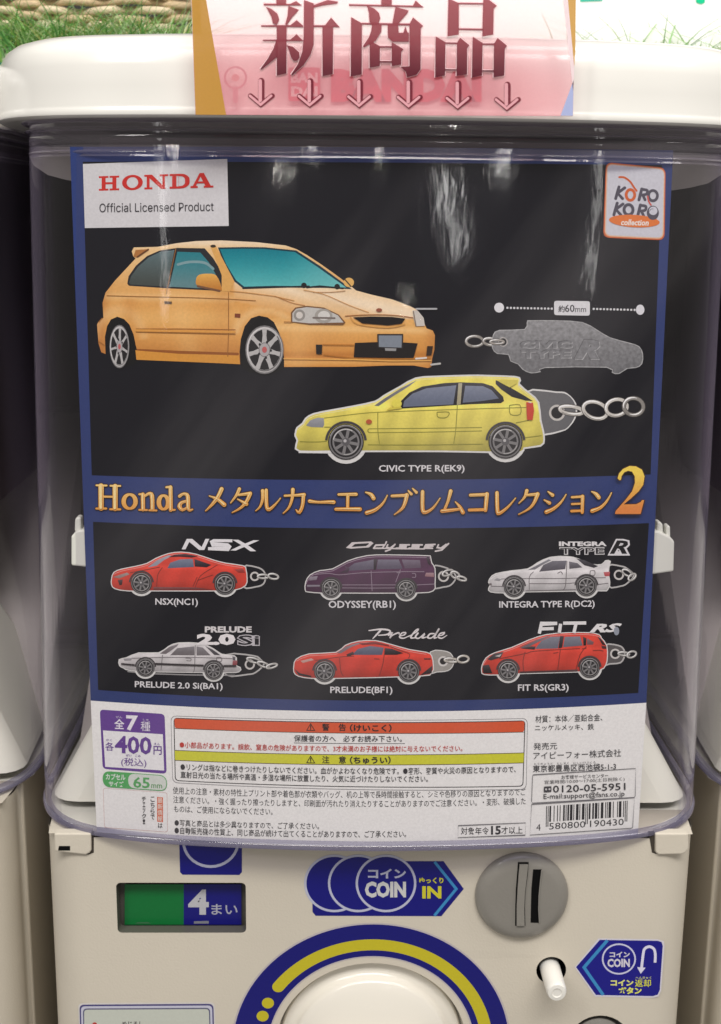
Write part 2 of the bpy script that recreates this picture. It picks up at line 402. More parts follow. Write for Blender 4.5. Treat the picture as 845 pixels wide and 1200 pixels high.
def machine(mx, my, main=True):
    root = empty('capsule_machine', (mx, my+.15, 0))
    off = lambda pts, z: [(mx+x, my+y, z) for x, y in pts]
    # ---- clear case
    hb, ht = .1665, .160
    def shell(ins):
        lv = []
        for t in (0, .33, .66, 1):
            z = CASE_B+.004+(EYE+.026-CASE_B-.004)*t; hw = hb+(ht-hb)*t
            lv.append(off(outline(hw, .30, -.004+.001*t, ins), z))
        return lv
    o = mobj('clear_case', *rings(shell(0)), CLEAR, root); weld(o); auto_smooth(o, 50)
    # thick bottom lip of the case
    lv = [off(outline(hb, .30, -.004, i), z) for i, z in ((0.003, CASE_B+.0030), (.0002, CASE_B+.0028), (-.0010, CASE_B+.0014), (-.0008, CASE_B), (.003, CASE_B))]
    o = mobj('case_lip', *rings(lv), RIMC, root); weld(o); auto_smooth(o, 60)
    # stepped clear collar under the lid
    prof = [(.003, .0225), (.0005, .0225), (-.0005, .0235), (-.0005, .0255), (.0012, .0262), (.0012, .0300), (-.0015, .0308), (-.0015, .0325), (.0005, .0332), (.0005, .0352), (-.0022, .0358), (-.0022, .0378)]
    prof = [(.003, .0215), (.0002, .0215)]
    for z_, h_, d_ in ((.0225, .0016, .0010), (.0262, .0046, .0006), (.0318, .0018, .0022), (.0352, .0026, .0034)):
        prof += [(.0006-d_*math.sin(pi*q_/8)**.6, z_+h_*(q_/8)) for q_ in range(9)]
    lv = [off(outline(ht, .30, -.003, i), EYE+z) for i, z in prof]
    o = mobj('case_collar', *rings(lv), COLLAR, root); weld(o); auto_smooth(o, 25)
    # ---- lid
    lh = .1775 if main else .166
    prof = [(.030, .0370), (.004, .0366), (.0008, .0368), (-.0005, .0376), (-.0008, .0390), (-.0002, .0402), (.0, .0412), (.0003, .0490), (.0008, .0570), (.0017, .0620), (.0040, .0658), (.0080, .0686), (.0140, .0704), (.030, .0716), (.065, .0721)]
    global LIDPROF; LIDPROF = prof
    lv = [off(outline(lh, .31, -.0105, i, 4, PROF_LID), EYE+z) for i, z in prof]
    o = mobj('lid', *rings(lv, True, True), LID, root); weld(o); auto_smooth(o, 40)
    # ---- inside: dark core, hopper
    v, f = box_geo(mx-.135, mx+.135, my+.10, my+.27, EYE-.16, EYE+.034)
    mobj('inner_core', v, f, DARK, root)
    zb = CASE_B-.002
    v = [(mx-.164, my+.05, zb), (mx-.155, my+.03, zb+.0005), (mx-.12, my+.014, zb), (mx+.12, my+.014, zb), (mx+.155, my+.03, zb+.0005), (mx+.164, my+.05, zb),
         (mx-.16, my+.28, zb), (mx+.16, my+.28, zb)]
    f = [(0, 1, 2, 3, 4, 5, 7, 6)]
    o = mobj('hopper_deck', v, f, HOPPER, root)
    # pale funnel mound: broad foot, narrowing upward behind the poster
    A = [(-.1605, .040, .003), (.1605, .040, .003), (.155, .17, .003), (-.155, .17, .003)]
    B = [(-.124, .060, .068), (.124, .060, .068), (.120, .16, .068), (-.120, .16, .068)]
    C_ = [(-.090, .085, .11), (.090, .085, .11), (.090, .14, .11), (-.090, .14, .11)]
    lv = [[(mx+x, my+y, CASE_B+z) for x, y, z in q] for q in (A, B, C_)]
    o = mobj('hopper', *rings(lv, True), HOPPER, root); weld(o); bevel(o, .012, 4); auto_smooth(o, 50)
    v = [(mx-.158, my+.10, CASE_B), (mx+.158, my+.10, CASE_B), (mx+.155, my+.20, CASE_B+.09), (mx-.155, my+.20, CASE_B+.09), (mx+.153, my+.28, CASE_B+.16), (mx-.153, my+.28, CASE_B+.16)]
    mobj('hopper_ramp', v, [(0, 1, 2, 3), (3, 2, 4, 5)], HOPR, root)
    v, f = box_geo(mx-.158, mx+.158, my+.285, my+.30, CASE_B, EYE+.036)
    mobj('case_back', v, f, DARK, root)
    for sx in (-1, 1):   # pale lid tongues hanging into the case
        pts = [(.108, .0268), (.153, .0268), (.157, .0255), (.158, .0225), (.156, .0185), (.150, .0145), (.142, .0125), (.134, .0112), (.108, .0108)]
        pts = [(sx*x, z) for x, z in pts]
        if sx < 0: pts = pts[::-1]
        V = [(mx+x, my+.05, EYE+z) for x, z in pts]+[(mx+x, my+.056, EYE+z) for x, z in pts]; n = len(pts)
        F = [tuple(range(n)), tuple(range(2*n-1, n-1, -1))]+[(i, (i+1) % n+0, (i+1) % n+n, i+n)[::-1] for i in range(n)]
        mobj('lid_tongue', V, F, HOPR, root)
    # ---- cabinet: box, and a door with rounded side edges in front of it
    zt, z0 = CASE_B-.0012, .012
    v, f = box_geo(mx-HB-.0012, mx+HB+.0012, my+FY+.030, my+.33, z0, zt-.001)
    o = mobj('cabinet', v, f, BEIGE, root); bevel(o, .0012, 2)
    return root

main = machine(MX, MY)
tag(main, 'capsule vending machine with the car keychain poster, in the middle', 'vending machine', 'capsule vending machines in a row')

# ---- door of the cabinet: a flat front with holes and rounded side edges
def door(mx, my, parent, holes=(), zc=0):
    r = .020; zt, z0 = CASE_B-.0018, .014
    arc = lambda s: [(s*(HB-r+r*sin(radians(a))), FY+r-r*cos(radians(a))) for a in range(0, 91, 9)]
    L_ = arc(-1)[::-1]; R_ = arc(1)
    V = []; F = []
    for side in (L_, R_):
        side = [((-HB if side is L_ else HB), FY+.030)]+side if side is L_ else side+[(HB, FY+.030)]
        for (x, y) in side:
            V += [(mx+x, my+y, z0), (mx+x, my+y, zt)]
        n0 = len(V)-2*len(side)
        for i in range(len(side)-1):
            F.append((n0+2*i, n0+2*i+2, n0+2*i+3, n0+2*i+1))
    xl, xr = -(HB-r), HB-r
    outer = [(mx+xl, z0), (mx+xr, z0), (mx+xr, zt), (mx+xl, zt)]
    loops = [outer]+[list(h) for h in holes]
    flat = [p for l in loops for p in l]
    for t in tessellate_polygon([[Vector((x, z, 0)) for x, z in l] for l in loops]):
        q = [flat[i] for i in t]; a = (q[1][0]-q[0][0])*(q[2][1]-q[0][1])-(q[1][1]-q[0][1])*(q[2][0]-q[0][0])
        if abs(a) < 1e-12: continue
        if a < 0: q = q[::-1]
        n = len(V); V += [(x, my+FY, z) for x, z in q]; F.append((n, n+1, n+2))
    # top edge
    n = len(V); V += [(mx-HB+.003, my+FY+.004, zt), (mx+HB-.003, my+FY+.004, zt), (mx+HB, my+FY+.03, zt), (mx-HB, my+FY+.03, zt)]; F.append((n, n+1, n+2, n+3))
    o = mobj('door', V, F, BEIGE, parent); weld(o, 2e-6); auto_smooth(o, 20); return o
BP = on_plane(FY)
def circ_world(px, py, rx_px, n=48):
    c = U(px, py, FY); r = abs(U(px+rx_px, py, FY)[0]-c[0]); return c, r, [(c[0]+r*cos(2*pi*i/n), c[2]+r*sin(2*pi*i/n)) for i in range(n)]
def rr_world(x0, y0, x1, y1, r, n=5):
    a = U(x0, y1, FY); b = U(x1, y0, FY); X0, Z0, X1, Z1 = a[0], a[2], b[0], b[2]; P = []
    for cx, cz, s in ((X1-r, Z1-r, 0), (X0+r, Z1-r, 90), (X0+r, Z0+r, 180), (X1-r, Z0+r, 270)):
        P += [(cx+r*cos(radians(s+90*i/n)), cz+r*sin(radians(s+90*i/n))) for i in range(n+1)]
    return P
KC, KR, _ = circ_world(435, 1229, 161)
kn_r = KR*112/161
knob_hole = [(KC[0]+kn_r*cos(2*pi*i/72), KC[2]+kn_r*sin(2*pi*i/72)) for i in range(72)]
pc, pr, pin_hole = circ_world(646, 1137, 17.5, 32)
hc, hr, low_hole = circ_world(702, 1222, 36, 32)
win_hole = rr_world(138, 1034.5, 288, 1093, .0022)
dr = door(MX, MY, main, [knob_hole, pin_hole, low_hole, win_hole])

def hole_wall(name, loop, y0, y1, mat, parent, floor=None, taper=1.0, rim=0.0):
    n = len(loop); cx = sum(p[0] for p in loop)/n; cz = sum(p[1] for p in loop)/n
    V = [(x, y0, z) for x, z in loop]+[(cx+(x-cx)*taper, y1, cz+(z-cz)*taper) for x, z in loop]
    F = [(i, i+n, (i+1) % n+n, (i+1) % n) for i in range(n)]
    if floor: F.append(tuple(range(n, 2*n)))
    o = mobj(name, V, F, mat, parent); weld(o, 1e-7); auto_smooth(o, 40); return o
# knob recess and knob
hole_wall('knob_recess', knob_hole, FY, FY+.010, BEIGE2, main, True, .96)
def lathe(prof, c, n=72, sx=1.0):
    """prof: (radius, y)"""
    lv = [[(c[0]+r*cos(2*pi*i/n)*sx, y, c[2]+r*sin(2*pi*i/n)) for i in range(n)] for r, y in prof]
    return rings(lv, True)
k = kn_r
v, f = lathe([(k*.955, FY+.0098), (k*.95, FY+.0058), (k*.94, FY+.0048), (k*.90, FY+.0042), (k*.86, FY+.0036), (k*.83, FY+.0026), (k*.815, FY+.0006), (k*.80, FY-.0008), (k*.78, FY-.0014), (k*.70, FY-.0030), (k*.50, FY-.0058), (k*.25, FY-.0072), (k*.02, FY-.0076)], KC)
knob = mobj('turning_knob', v, f, BEIGE2, main); weld(knob, 1e-7); auto_smooth(knob, 40)
gx, gz = KC[0], KC[2]
V, F = box_geo(gx-k*.62, gx+k*.62, FY-.026, FY-.002, gz-.012, gz+.010)
grip = mobj('grip', V, F, BEIGE2, knob); bevel(grip, .006, 4); auto_smooth(grip, 50)
# coin return button: a pin standing out of a round hole
hole_wall('button_well', pin_hole, FY, FY+.010, BLACK, main, True)
c = (pc[0]-.0002, 0, pc[2]-.0004); r = pr*.66
lv = [[(c[0]+q*cos(2*pi*i/32), y, c[2]+q*sin(2*pi*i/32)) for i in range(32)] for q, y in ((r*1.05, FY+.010), (r*1.0, FY-.0150), (r*.97, FY-.0172), (r*.86, FY-.0182), (r*.5, FY-.0184), (r*.45, FY-.0180))]
pin = mobj('coin_return_button', *rings(lv, True), PINW, main); weld(pin, 1e-7); auto_smooth(pin, 45)
hole_wall('key_hole_well', low_hole, FY, FY+.006, FRAME, main, True)
cc = (hc[0], 0, hc[2])
lk = mobj('lock_plate', *lathe([(hr*.8, FY+.006), (hr*.8, FY+.002), (hr*.7, FY+.001)], cc, 40), GREY, main); weld(lk, 1e-7); auto_smooth(lk)

# coin slot: domed grey disc with a raised bar and a dark slit
sc_, sr, _ = circ_world(611, 1048, 54.5)
lv = [(sr*1.0, FY-.0001), (sr*1.0, FY-.0012), (sr*.985, FY-.0022), (sr*.93, FY-.0034), (sr*.84, FY-.0044), (sr*.78, FY-.0047), (sr*.70, FY-.0048), (sr*.02, FY-.0048)]
disc = mobj('coin_slot_disc', *lathe(lv, sc_), GREY, main); weld(disc, 1e-7); auto_smooth(disc, 45)
YS = FY-.0048; SP = on_plane(YS)
def slab(name, pts, y0, y1, mat, parent, surfy=None):
    """pts in photo pixels on plane y0 -> prism from y0 back/forward to y1"""
    W = [U(x, y, surfy if surfy is not None else y0) for x, y in pts]; n = len(W)
    V = [(p[0], y0, p[2]) for p in W]+[(p[0], y1, p[2]) for p in W]
    F = [tuple(range(n)), tuple(range(2*n-1, n-1, -1))]+[(i, i+n, (i+1) % n+n, (i+1) % n) for i in range(n)]
    o = mobj(name, V, F, mat, parent); weld(o, 1e-8); return o
z = lambda X, Y: (545+X/5.83, 985+Y/5.83)
slab('slot_outline', [z(362, 147), z(435, 147), z(428, 235), z(414, 340), z(408, 450), z(412, 582), z(342, 582), z(343, 450), z(347, 330), z(355, 230)], YS-.00006, YS-.0000, BLACK, disc, YS)
bar = slab('coin_bar', [z(371, 160), z(429, 160), z(421, 235), z(408, 340), z(402, 450), z(405, 574), z(351, 574), z(351, 450), z(357, 330), z(364, 230)], YS-.0012, YS-.0001, GREY, disc, YS)
slab('coin_slit', [z(465, 197), z(524, 197), z(512, 280), z(503, 380), z(501, 470), z(505, 562), z(448, 560), z(450, 450), z(453, 330)], YS-.00012, YS-.0000, BLACK, disc, YS)
a = slab('slit_edge', [z(520, 200), z(528, 200), z(516, 290), z(508, 390), z(506, 470), z(511, 560), z(504, 560), z(499, 470), z(501, 380), z(510, 280)], YS-.0006, YS-.0001, GREY, disc, YS)

# coin reader window: dark frame, green and blue counter drum behind a pane
hole_wall('window_surround', win_hole, FY, FY+.006, FRAME, main, False, .985)
yd = FY+.006
dz = on_plane(yd)
A_ = Art(dz, -.0004); q = lambda X, Y: (130+X/4.97, 985+Y/4.97)
a = U(136, 1098, yd); b = U(291, 1030, yd)
V = [(a[0], yd+.002, a[2]), (b[0], yd+.002, a[2]), (b[0], yd+.002, b[2]), (a[0], yd+.002, b[2])]
mobj('window_back', V, [(0, 1, 2, 3)], FRAME, main)
A_.poly([q(80, 255), q(424, 255), q(424, 490), q(80, 490)], (6, 112, 52))
A_.poly([q(424, 255), q(760, 255), q(760, 490), q(424, 490)], (16, 16, 118))
A_.poly([q(80, 492), q(428, 492), q(428, 532), q(80, 532)], (40, 66, 48))
A_.poly([q(428, 492), q(760, 492), q(760, 532), q(428, 532)], (38, 38, 66))
A_.text('4', *[q(450, 0)[0], q(570, 0)[0], q(0, 285)[1], q(0, 432)[1]], (190, 190, 196), bold=.035)
A_.text('まい', q(585, 0)[0], q(738, 0)[0], q(0, 370)[1], q(0, 432)[1], (175, 175, 190), bold=.012)
A_.poly([q(485, 470), q(570, 468), q(570, 484), q(482, 484)], (130, 130, 140))
A_.poly([q(155, 476), q(215, 474), q(235, 484), q(140, 484)], (60, 110, 75))
A_.build('coin_counter_drum', VINYL, main)
# hinge tabs at the top corners of the door
tabs = [slab('hinge_tab', [(64, 975), (107.5, 975), (107.5, 995), (105.5, 998), (101, 1000), (65, 996)], FY-.0016, FY+.004, BEIGE, main, FY),
        slab('hinge_tab', [(767, 975), (806, 975), (806, 993), (802, 998), (796, 999.5), (771, 1000), (767.5, 997)], FY-.0016, FY+.004, BEIGE, main, FY)]
for t_ in tabs: bevel(t_, .0007, 2)
slab('tab_gap', [(107.5, 975), (110, 975), (110, 999), (104, 1001.3), (101, 1001), (107.5, 996)], FY-.00012, FY+.001, pmat('shadowed gap', (.05, .04, .03), .8), main, FY)
slab('tab_gap', [(760, 975), (767, 975), (767, 997), (770, 1001), (764, 999)], FY-.00012, FY+.001, bpy.data.materials['shadowed gap'], main, FY)
slab('tab_slot', [(70, 989.5), (83, 989.5), (83, 994.5), (69, 994.5)], FY-.0018, FY-.0012, BLACK, main, FY)

# ---- stickers on the door
def sticker(): return Art(BP, .00012)
NAVY, CY, LW, YE = (13, 13, 120), (58, 140, 196), (186, 188, 210), (206, 200, 50)
s = sticker()
top = [(210, 985), (283.5, 985), (283.5, 1022), (280.5, 1025.3), (214, 1025), (211, 1022)]
s.poly(top, NAVY); s.ring(247, 1003 - 17, 32, 3.2, LW, 29.5)
s.build('coin_sticker', VINYL, main, 'navy sticker with a pale circle, half hidden under the case lip')
s = sticker(); s.fr = (345, 990, 4.005)
s.poly([(85, 270), (85, 150), (480, 77), (700, 77), (795, 207), (690, 335), (100, 333), (85, 315)], NAVY)
for cx in (188, 300, 430):
    s.disc(cx, 181, 138, NAVY, 131, 48); s.ring(cx, 181, 137, 11, LW, 130, n=56)
s.ring(430, 181, 137, 11, LW, 130, n=56)
s.stroke([(658, 80), (760, 207), (657, 333)], 13, CY, cap=False)
P = lambda X, Y: s.tr((X, Y))
s.text('コイン', P(345, 0)[0], P(524, 0)[0], P(0, 112)[1], P(0, 158)[1], LW, bold=.04)
s.text('COIN', P(331, 0)[0], P(524, 0)[0], P(0, 172)[1], P(0, 248)[1], (205, 205, 205), bold=.05)
s.text('ゆっくり', P(586, 0)[0], P(700, 0)[0], P(0, 153)[1], P(0, 182)[1], YE, bold=.04)
s.text('IN', P(600, 0)[0], P(690, 0)[0], P(0, 194)[1], P(0, 252)[1], YE, bold=.04)
s.build('coin_arrow_sticker', VINYL, main)
s = sticker(); s.fr = (660, 1090, 7.04)
WHT = (214, 210, 222)
s.poly([(95, 305), (290, 68), (780, 75), (830, 90), (836, 130), (808, 500), (785, 548), (745, 558), (262, 548)], WHT)
s.poly([(106, 305), (302, 80), (780, 88), (812, 98), (822, 130), (797, 495), (780, 532), (740, 545), (270, 535)], (20, 18, 132))
s.stroke([(365, 84), (172, 307), (330, 535)], 26, CY, cap=False)
s.ring(460, 238, 134, 13, (205, 205, 230), 122, n=44)
P = lambda X, Y: s.tr((X, Y))
s.text('コイン', P(383, 0)[0], P(550, 0)[0], P(0, 178)[1], P(0, 224)[1], WHT, bold=.04)
s.text('COIN', P(365, 0)[0], P(550, 0)[0], P(0, 236)[1], P(0, 306)[1], WHT, bold=.04)
s.stroke([(758, 268), (760, 200), (748, 155), (710, 136), (672, 155), (660, 200), (647, 310)], 22, (222, 220, 240), 4, cap=False)
s.poly([(610, 305), (680, 310), (640, 360)], (222, 220, 240))
s.text('へんきゃく', P(596, 0)[0], P(728, 0)[0], P(0, 382)[1], P(0, 404)[1], (190, 190, 140), bold=.03)
s.text('コイン', P(392, 0)[0], P(580, 0)[0], P(0, 408)[1], P(0, 460)[1], (226, 226, 130), bold=.05)
s.text('返却', P(592, 0)[0], P(724, 0)[0], P(0, 406)[1], P(0, 468)[1], (216, 216, 70), bold=.012)
s.text('ボタン', P(455, 0)[0], P(648, 0)[0], P(0, 470)[1], P(0, 528)[1], (226, 226, 110), bold=.05)
s.build('coin_return_sticker', VINYL, main)
# ring round the knob
s = sticker()
def wring(r0, r1, col, a0=0, a1=360, n=120, capr=False):
    pts = []
    def W(r, a): return project([(KC[0]+r*KR/161*cos(a), FY, KC[2]+r*KR/161*sin(a))])[0]
    A = [radians(a0+(a1-a0)*i/n) for i in range(n+1)]
    o = [tuple(W(r1, t)) for t in A]; i_ = [tuple(W(r0, t)) for t in A]
    s.raw([[o[j], i_[j], i_[j+1], o[j+1]] for j in range(n)], col, 0)
wring(119.5, 163.5, (190, 182, 186)); wring(121, 161.5, (14, 14, 112)); wring(128.5, 142.5, (196, 184, 38), -60, 143)
def wdot(px, py, rr): 
    c = U(px, py, FY); R_ = rr*KR/161
    s.raw([[tuple(p) for p in project([(c[0]+R_*cos(2*pi*i/24), FY, c[2]+R_*sin(2*pi*i/24)) for i in range(24)])][::-1]], (196, 184, 38), 0)
e = project([(KC[0]+135.5*KR/161*cos(radians(143)), FY, KC[2]+135.5*KR/161*sin(radians(143)))])[0]
wdot(e[0], e[1], 7); wdot(314, 1175.5, 7); wdot(307.8, 1190.8, 7); wdot(303.5, 1207, 7)
s.build('knob_ring_sticker', VINYL, main, 'navy ring with a yellow arc and dots round the knob')
s = sticker()
s.quadpanel((91.5, 1175.5), (252, 1174.5), (254, 1290), (96, 1292), (212, 208, 206), r=6)
s.quadpanel((93, 1177.3), (250.2, 1176.3), (253, 1290), (96.5, 1290), (74, 68, 120), r=6)
s.quadpanel((94.8, 1179.3), (248.6, 1178.3), (251, 1290), (98, 1290), (196, 196, 214), r=5)
s.quadpanel((97.2, 1181.8), (246.2, 1181), (249, 1290), (99, 1290), (92, 92, 120), r=5)
s.quadpanel((98.6, 1183.3), (244.8, 1182.5), (248, 1290), (100, 1290), (196, 200, 190), r=4)
s.text('めじるし', 143, 168, 1197, 1203, (90, 85, 85), bold=.03); s.disc(111, 1201, 3, (190, 60, 50))
s.build('instruction_sticker', VINYL, main, 'white instruction sticker in a double navy frame')

# clips that hold the poster at its sides
def clip(pts, sub, y):
    o = slab('poster_clip', pts, y, y+.010, CLIP, main, y); bevel(o, .0008, 2)
    for pp in sub:
        q_ = slab('clip_prong', pp, y+.002, y+.008, CLIP, o, y+.002); bevel(q_, .0008, 2)
zc = lambda X, Y: (60+X/7.04, 580+Y/7.04)
clip([zc(165, 345), zc(200, 300), zc(262, 288), zc(330, 290), zc(330, 600), zc(165, 583)], [[zc(192, 305), zc(195, 200), zc(215, 182), zc(245, 188), zc(245, 300)]], .0145)
zc = lambda X, Y: (725+X/7.04, 580+Y/7.04)
clip([zc(250, 300), zc(330, 300), zc(430, 350), zc(462, 385), zc(455, 632), zc(290, 655), zc(250, 655)],
     [[zc(320, 320), zc(320, 225), zc(345, 222), zc(365, 245), zc(370, 330)], [zc(395, 345), zc(393, 270), zc(405, 255), zc(425, 258), zc(428, 352)]], .0145)

# ---- neighbours: copies of the same machine
def copy_tree(o, parent, dx, dy):
    c = o.copy(); COL.objects.link(c)
    if parent is None: c.location = (o.location[0]+dx, o.location[1]+dy, o.location[2])
    else:
        c.parent = parent
        c.matrix_parent_inverse = o.matrix_parent_inverse.copy()
    return c
KEEP = {'clear_case', 'case_lip', 'case_collar', 'lid', 'inner_core', 'hopper_deck', 'hopper', 'hopper_ramp', 'case_back', 'cabinet', 'lid_tongue', 'hinge_tab', 'tab_gap', 'tab_slot', 'knob_recess', 'turning_knob', 'coin_slot_disc',
        'coin_arrow_sticker', 'knob_ring_sticker', 'coin_return_sticker', 'coin_return_button', 'button_well', 'key_hole_well', 'lock_plate', 'window_surround', 'window_back', 'coin_counter_drum', 'door', 'instruction_sticker'}
def neighbour(dx, dy, label):
    r_ = copy_tree(main, None, dx, dy)
    for ch in list(main.children):
        if ch.name == 'lid': continue
        if ch.name.split('.')[0] not in KEEP: continue
        c_ = copy_tree(ch, r_, 0, 0)
        for g_ in ch.children: copy_tree(g_, c_, 0, 0)
    r_['label'] = label
    lv = [[(MX+dx+x, MY+dy+y, EYE+z) for x, y in outline(.164, .31, -.0105, i, 4, PROF_LID)] for i, z in LIDPROF]
    o = mobj('lid', *rings(lv, True, True), LID, r_); weld(o); auto_smooth(o, 40)
    return r_
neighbour(-.3415, .032, 'capsule vending machine cut off by the left edge, clear case without a poster')
neighbour(.3455, .030, 'capsule vending machine of which only a strip shows at the right edge')

# logo print on the front of the lid, seen through the pink sign
s = Art(on_plane(-.0110), .0002); s.fr = (290, 0, 5.0)
P = lambda X, Y: s.tr((X, Y))
RD = (196, 40, 58)
s.quadpanel(P(240, 395), P(425, 395), P(425, 592), P(240, 592), RD, r=3)
s.text('BAN', P(255, 0)[0], P(412, 0)[0], P(0, 425)[1], P(0, 485)[1], (225, 220, 215), bold=.05)
s.text('DAI', P(255, 0)[0], P(412, 0)[0], P(0, 505)[1], P(0, 565)[1], (225, 220, 215), bold=.05)
s.text('BANDAI', P(490, 0)[0], P(1372, 0)[0], P(0, 403)[1], P(0, 597)[1], RD, bold=.07)
s.ring(-70, 455, 62, 12, (190, 150, 150)); s.stroke([(-70, 520), (-70, 590)], 30, (190, 150, 150)); s.disc(-70, 455, 22, (200, 160, 150))
s.build('lid_logo', VINYL, main)

# ================================================================== THE POSTER
poster = empty('poster', (PX, .02, EYE-.289))
tag(poster, 'glossy blue and black poster of enamel car keychains inside the clear case', 'poster')
TL, TR, BR, BL = (82, 172), (789, 176), (747.5, 979), (113.5, 975)
# sheet with thickness
def sheet():
    n, m = 44, 24; px = []
    rows = []
    for j in range(m+1):
        t = j/m
        a = (TL[0]+(BL[0]-TL[0])*t, TL[1]+(BL[1]-TL[1])*t); b = (TR[0]+(BR[0]-TR[0])*t, TR[1]+(BR[1]-TR[1])*t)
        kk = bowof(a, b); rows.append([(a[0]+(b[0]-a[0])*i/n, a[1]+(b[1]-a[1])*i/n+4*kk*(i/n)*(1-i/n)) for i in range(n+1)])
    P = [p for r in rows for p in r]; Fr = on_poster(P, np.full(len(P), -.00012)); Bk = on_poster(P, np.full(len(P), -.0004))
    V = [tuple(v) for v in Fr]+[tuple(v) for v in Bk]; N_ = len(P); F = []
    for j in range(m):
        for i in range(n):
            a = j*(n+1)+i; F.append((a, a+n+1, a+n+2, a+1)); F.append((N_+a, N_+a+1, N_+a+n+2, N_+a+n+1))
    ed = [i for i in range(n+1)]+[(j+1)*(n+1)-1 for j in range(1, m+1)]+[m*(n+1)+i for i in range(n-1, -1, -1)]+[j*(n+1) for j in range(m-1, 0, -1)]
    for i in range(len(ed)):
        a, b = ed[i], ed[(i+1) % len(ed)]; F.append((a, b, N_+b, N_+a))
    return mobj('paper_sheet', V, F, pmat('white poster paper', (.74, .74, .73), .45, .3), poster, True)
sheet()
BLUE = (48, 62, 114); BLK = (13, 12, 22); WH = (243, 242, 239)
bg_ = Art(on_poster, 0); bg_.STEP = 3.5e-5
bg_.quadpanel(TL, TR, (757.5, 823.5), (106.3, 821), BLUE)
bg_.quadpanel((97, 189.5), (776, 193.5), (762.5, 556), (107.5, 557), BLK)
bg_.quadpanel((109, 611.5), (760.5, 613), (748, 812), (115, 808.5), BLK)
bg_.quadpanel((106.3, 821), (757.5, 823.5), BR, BL, WH)
bg_.build('background_print', INK, poster)

LAY = 1.5e-4
def art(ox=0, oy=0, sc=1, lay=0): return Art(on_poster, LAY+lay, (ox, oy, sc))

# licence label
a = art(90, 180, 4.447)
a.quadpanel(a.tr((32, 54)), a.tr((784, 28)), a.tr((792, 377)), a.tr((42, 388)), (214, 213, 214), bow=False)
RED = (204, 48, 42)
sh = lambda x, y: (x, 118+y-(x-115)*.030)
def RL(pts, sm=0): a.poly([sh(*p) for p in pts], RED, sm)
def RS(x0, y0, x1, y1, w0, w1=None): a.stroke([(*sh(x0, y0), w0), (*sh(x1, y1), w1 or w0)], w0, RED, cap=False)
for x in (140, 196):
    RS(x, 4, x, 72, 21); RS(x-25, 5, x+25, 5, 10); RS(x-25, 71, x+25, 71, 10)
RS(140, 38, 196, 38, 11)
a.poly([sh(290+54*cos(t*pi/18), 38+40*sin(t*pi/18)) for t in range(36)], RED, holes=[[sh(290+30*cos(t*pi/18), 38+28*sin(t*pi/18)) for t in range(36)]])
RS(372, 4, 372, 72, 15); RS(352, 71, 394, 71, 10); RS(352, 5, 388, 5, 10)
RL([(360, 0), (392, 0), (466, 76), (440, 76)]); RS(453, 4, 453, 72, 13); RS(432, 5, 476, 5, 10)
RS(508, 4, 508, 72, 22); RS(484, 5, 540, 5, 11); RS(484, 71, 540, 71, 11)
a.poly([sh(x, y) for x, y in spline([(530, 0), (560, 2), (584, 18), (588, 38), (584, 58), (560, 74), (530, 76)], 4)], RED, holes=[[sh(x, y) for x, y in spline([(531, 12), (550, 14), (562, 24), (564, 38), (562, 52), (550, 62), (531, 64)], 4)]])
RL([(640, -1), (662, -1), (700, 70), (672, 70), (645, 18), (618, 70), (602, 70)]); RS(592, 71, 630, 71, 10); RS(662, 71, 712, 71, 10); RS(622, 48, 680, 48, 10)
P = lambda X, Y: a.tr((X, Y))
a.text('Official Licensed Product', P(118, 0)[0], P(713, 0)[0], P(0, 259)[1], P(0, 306)[1], (58, 55, 60), dy=-1.6)
a.build('licence_label', INK, poster)

# round-cornered brand badge of the collection
a = art(690, 180, 7.68)
OR = (212, 108, 62)
a.quadpanel(a.tr((155, 78)), a.tr((692, 128)), a.tr((682, 780)), a.tr((130, 755)), OR, bow=False, r=8)
a.quadpanel(a.tr((163, 90)), a.tr((684, 138)), a.tr((672, 768)), a.tr((142, 743)), (224, 190, 160), bow=False, r=7.4)
a.quadpanel(a.tr((172, 100)), a.tr((676, 146)), a.tr((662, 757)), a.tr((153, 733)), (206, 206, 214), bow=False, r=6.6)
DG = (84, 80, 92)
def SK(pts, w_, c_=DG, sm=5, closed=False): a.stroke(pts, w_, c_, sm, closed)
def Kk(x, y, h): SK([(x+30, y), (x, y+h)], 27, DG, 0); SK([(x+82, y+8), (x+18, y+h*.52), (x+62, y+h)], 27, DG, 0)
Kk(242, 300, 105); Kk(226, 446, 105)
a.ring(375, 372, 38, 26, (210, 100, 50), 48); SK([(275, 212), (320, 215), (370, 250), (405, 300), (430, 335)], 18, (206, 98, 50))
def Rr(x, y, h): SK([(x+25, y), (x, y+h)], 27, DG, 0); SK([(x+25, y+4), (x+72, y+12), (x+68, y+46), (x+18, y+55)], 25); SK([(x+35, y+56), (x+55, y+h)], 25, DG, 0)
Rr(452, 318, 98); Rr(440, 462, 100)
a.ring(578, 378, 40, 25, DG, 46); SK([(530, 385), (540, 430), (560, 462)], 14, (206, 90, 80))
a.ring(358, 505, 40, 27, DG, 46)
a.poly([(410+228*cos(t*pi/20), 607+56*sin(t*pi/20)+(cos(t*pi/20)*12)) for t in range(40)], (226, 122, 58))
a.disc(577, 533, 54, DG, 64); a.disc(580, 515, 38, (205, 205, 215), 38); SK([(545, 520), (560, 500), (580, 498)], 5, DG)
P = lambda X, Y: a.tr((X, Y))
a.text('collection', P(290, 0)[0], P(540, 0)[0], P(0, 590)[1], P(0, 645)[1], (240, 230, 220), dy=.6, bold=.03, shear=.2)
a.build('collection_badge', INK, poster)

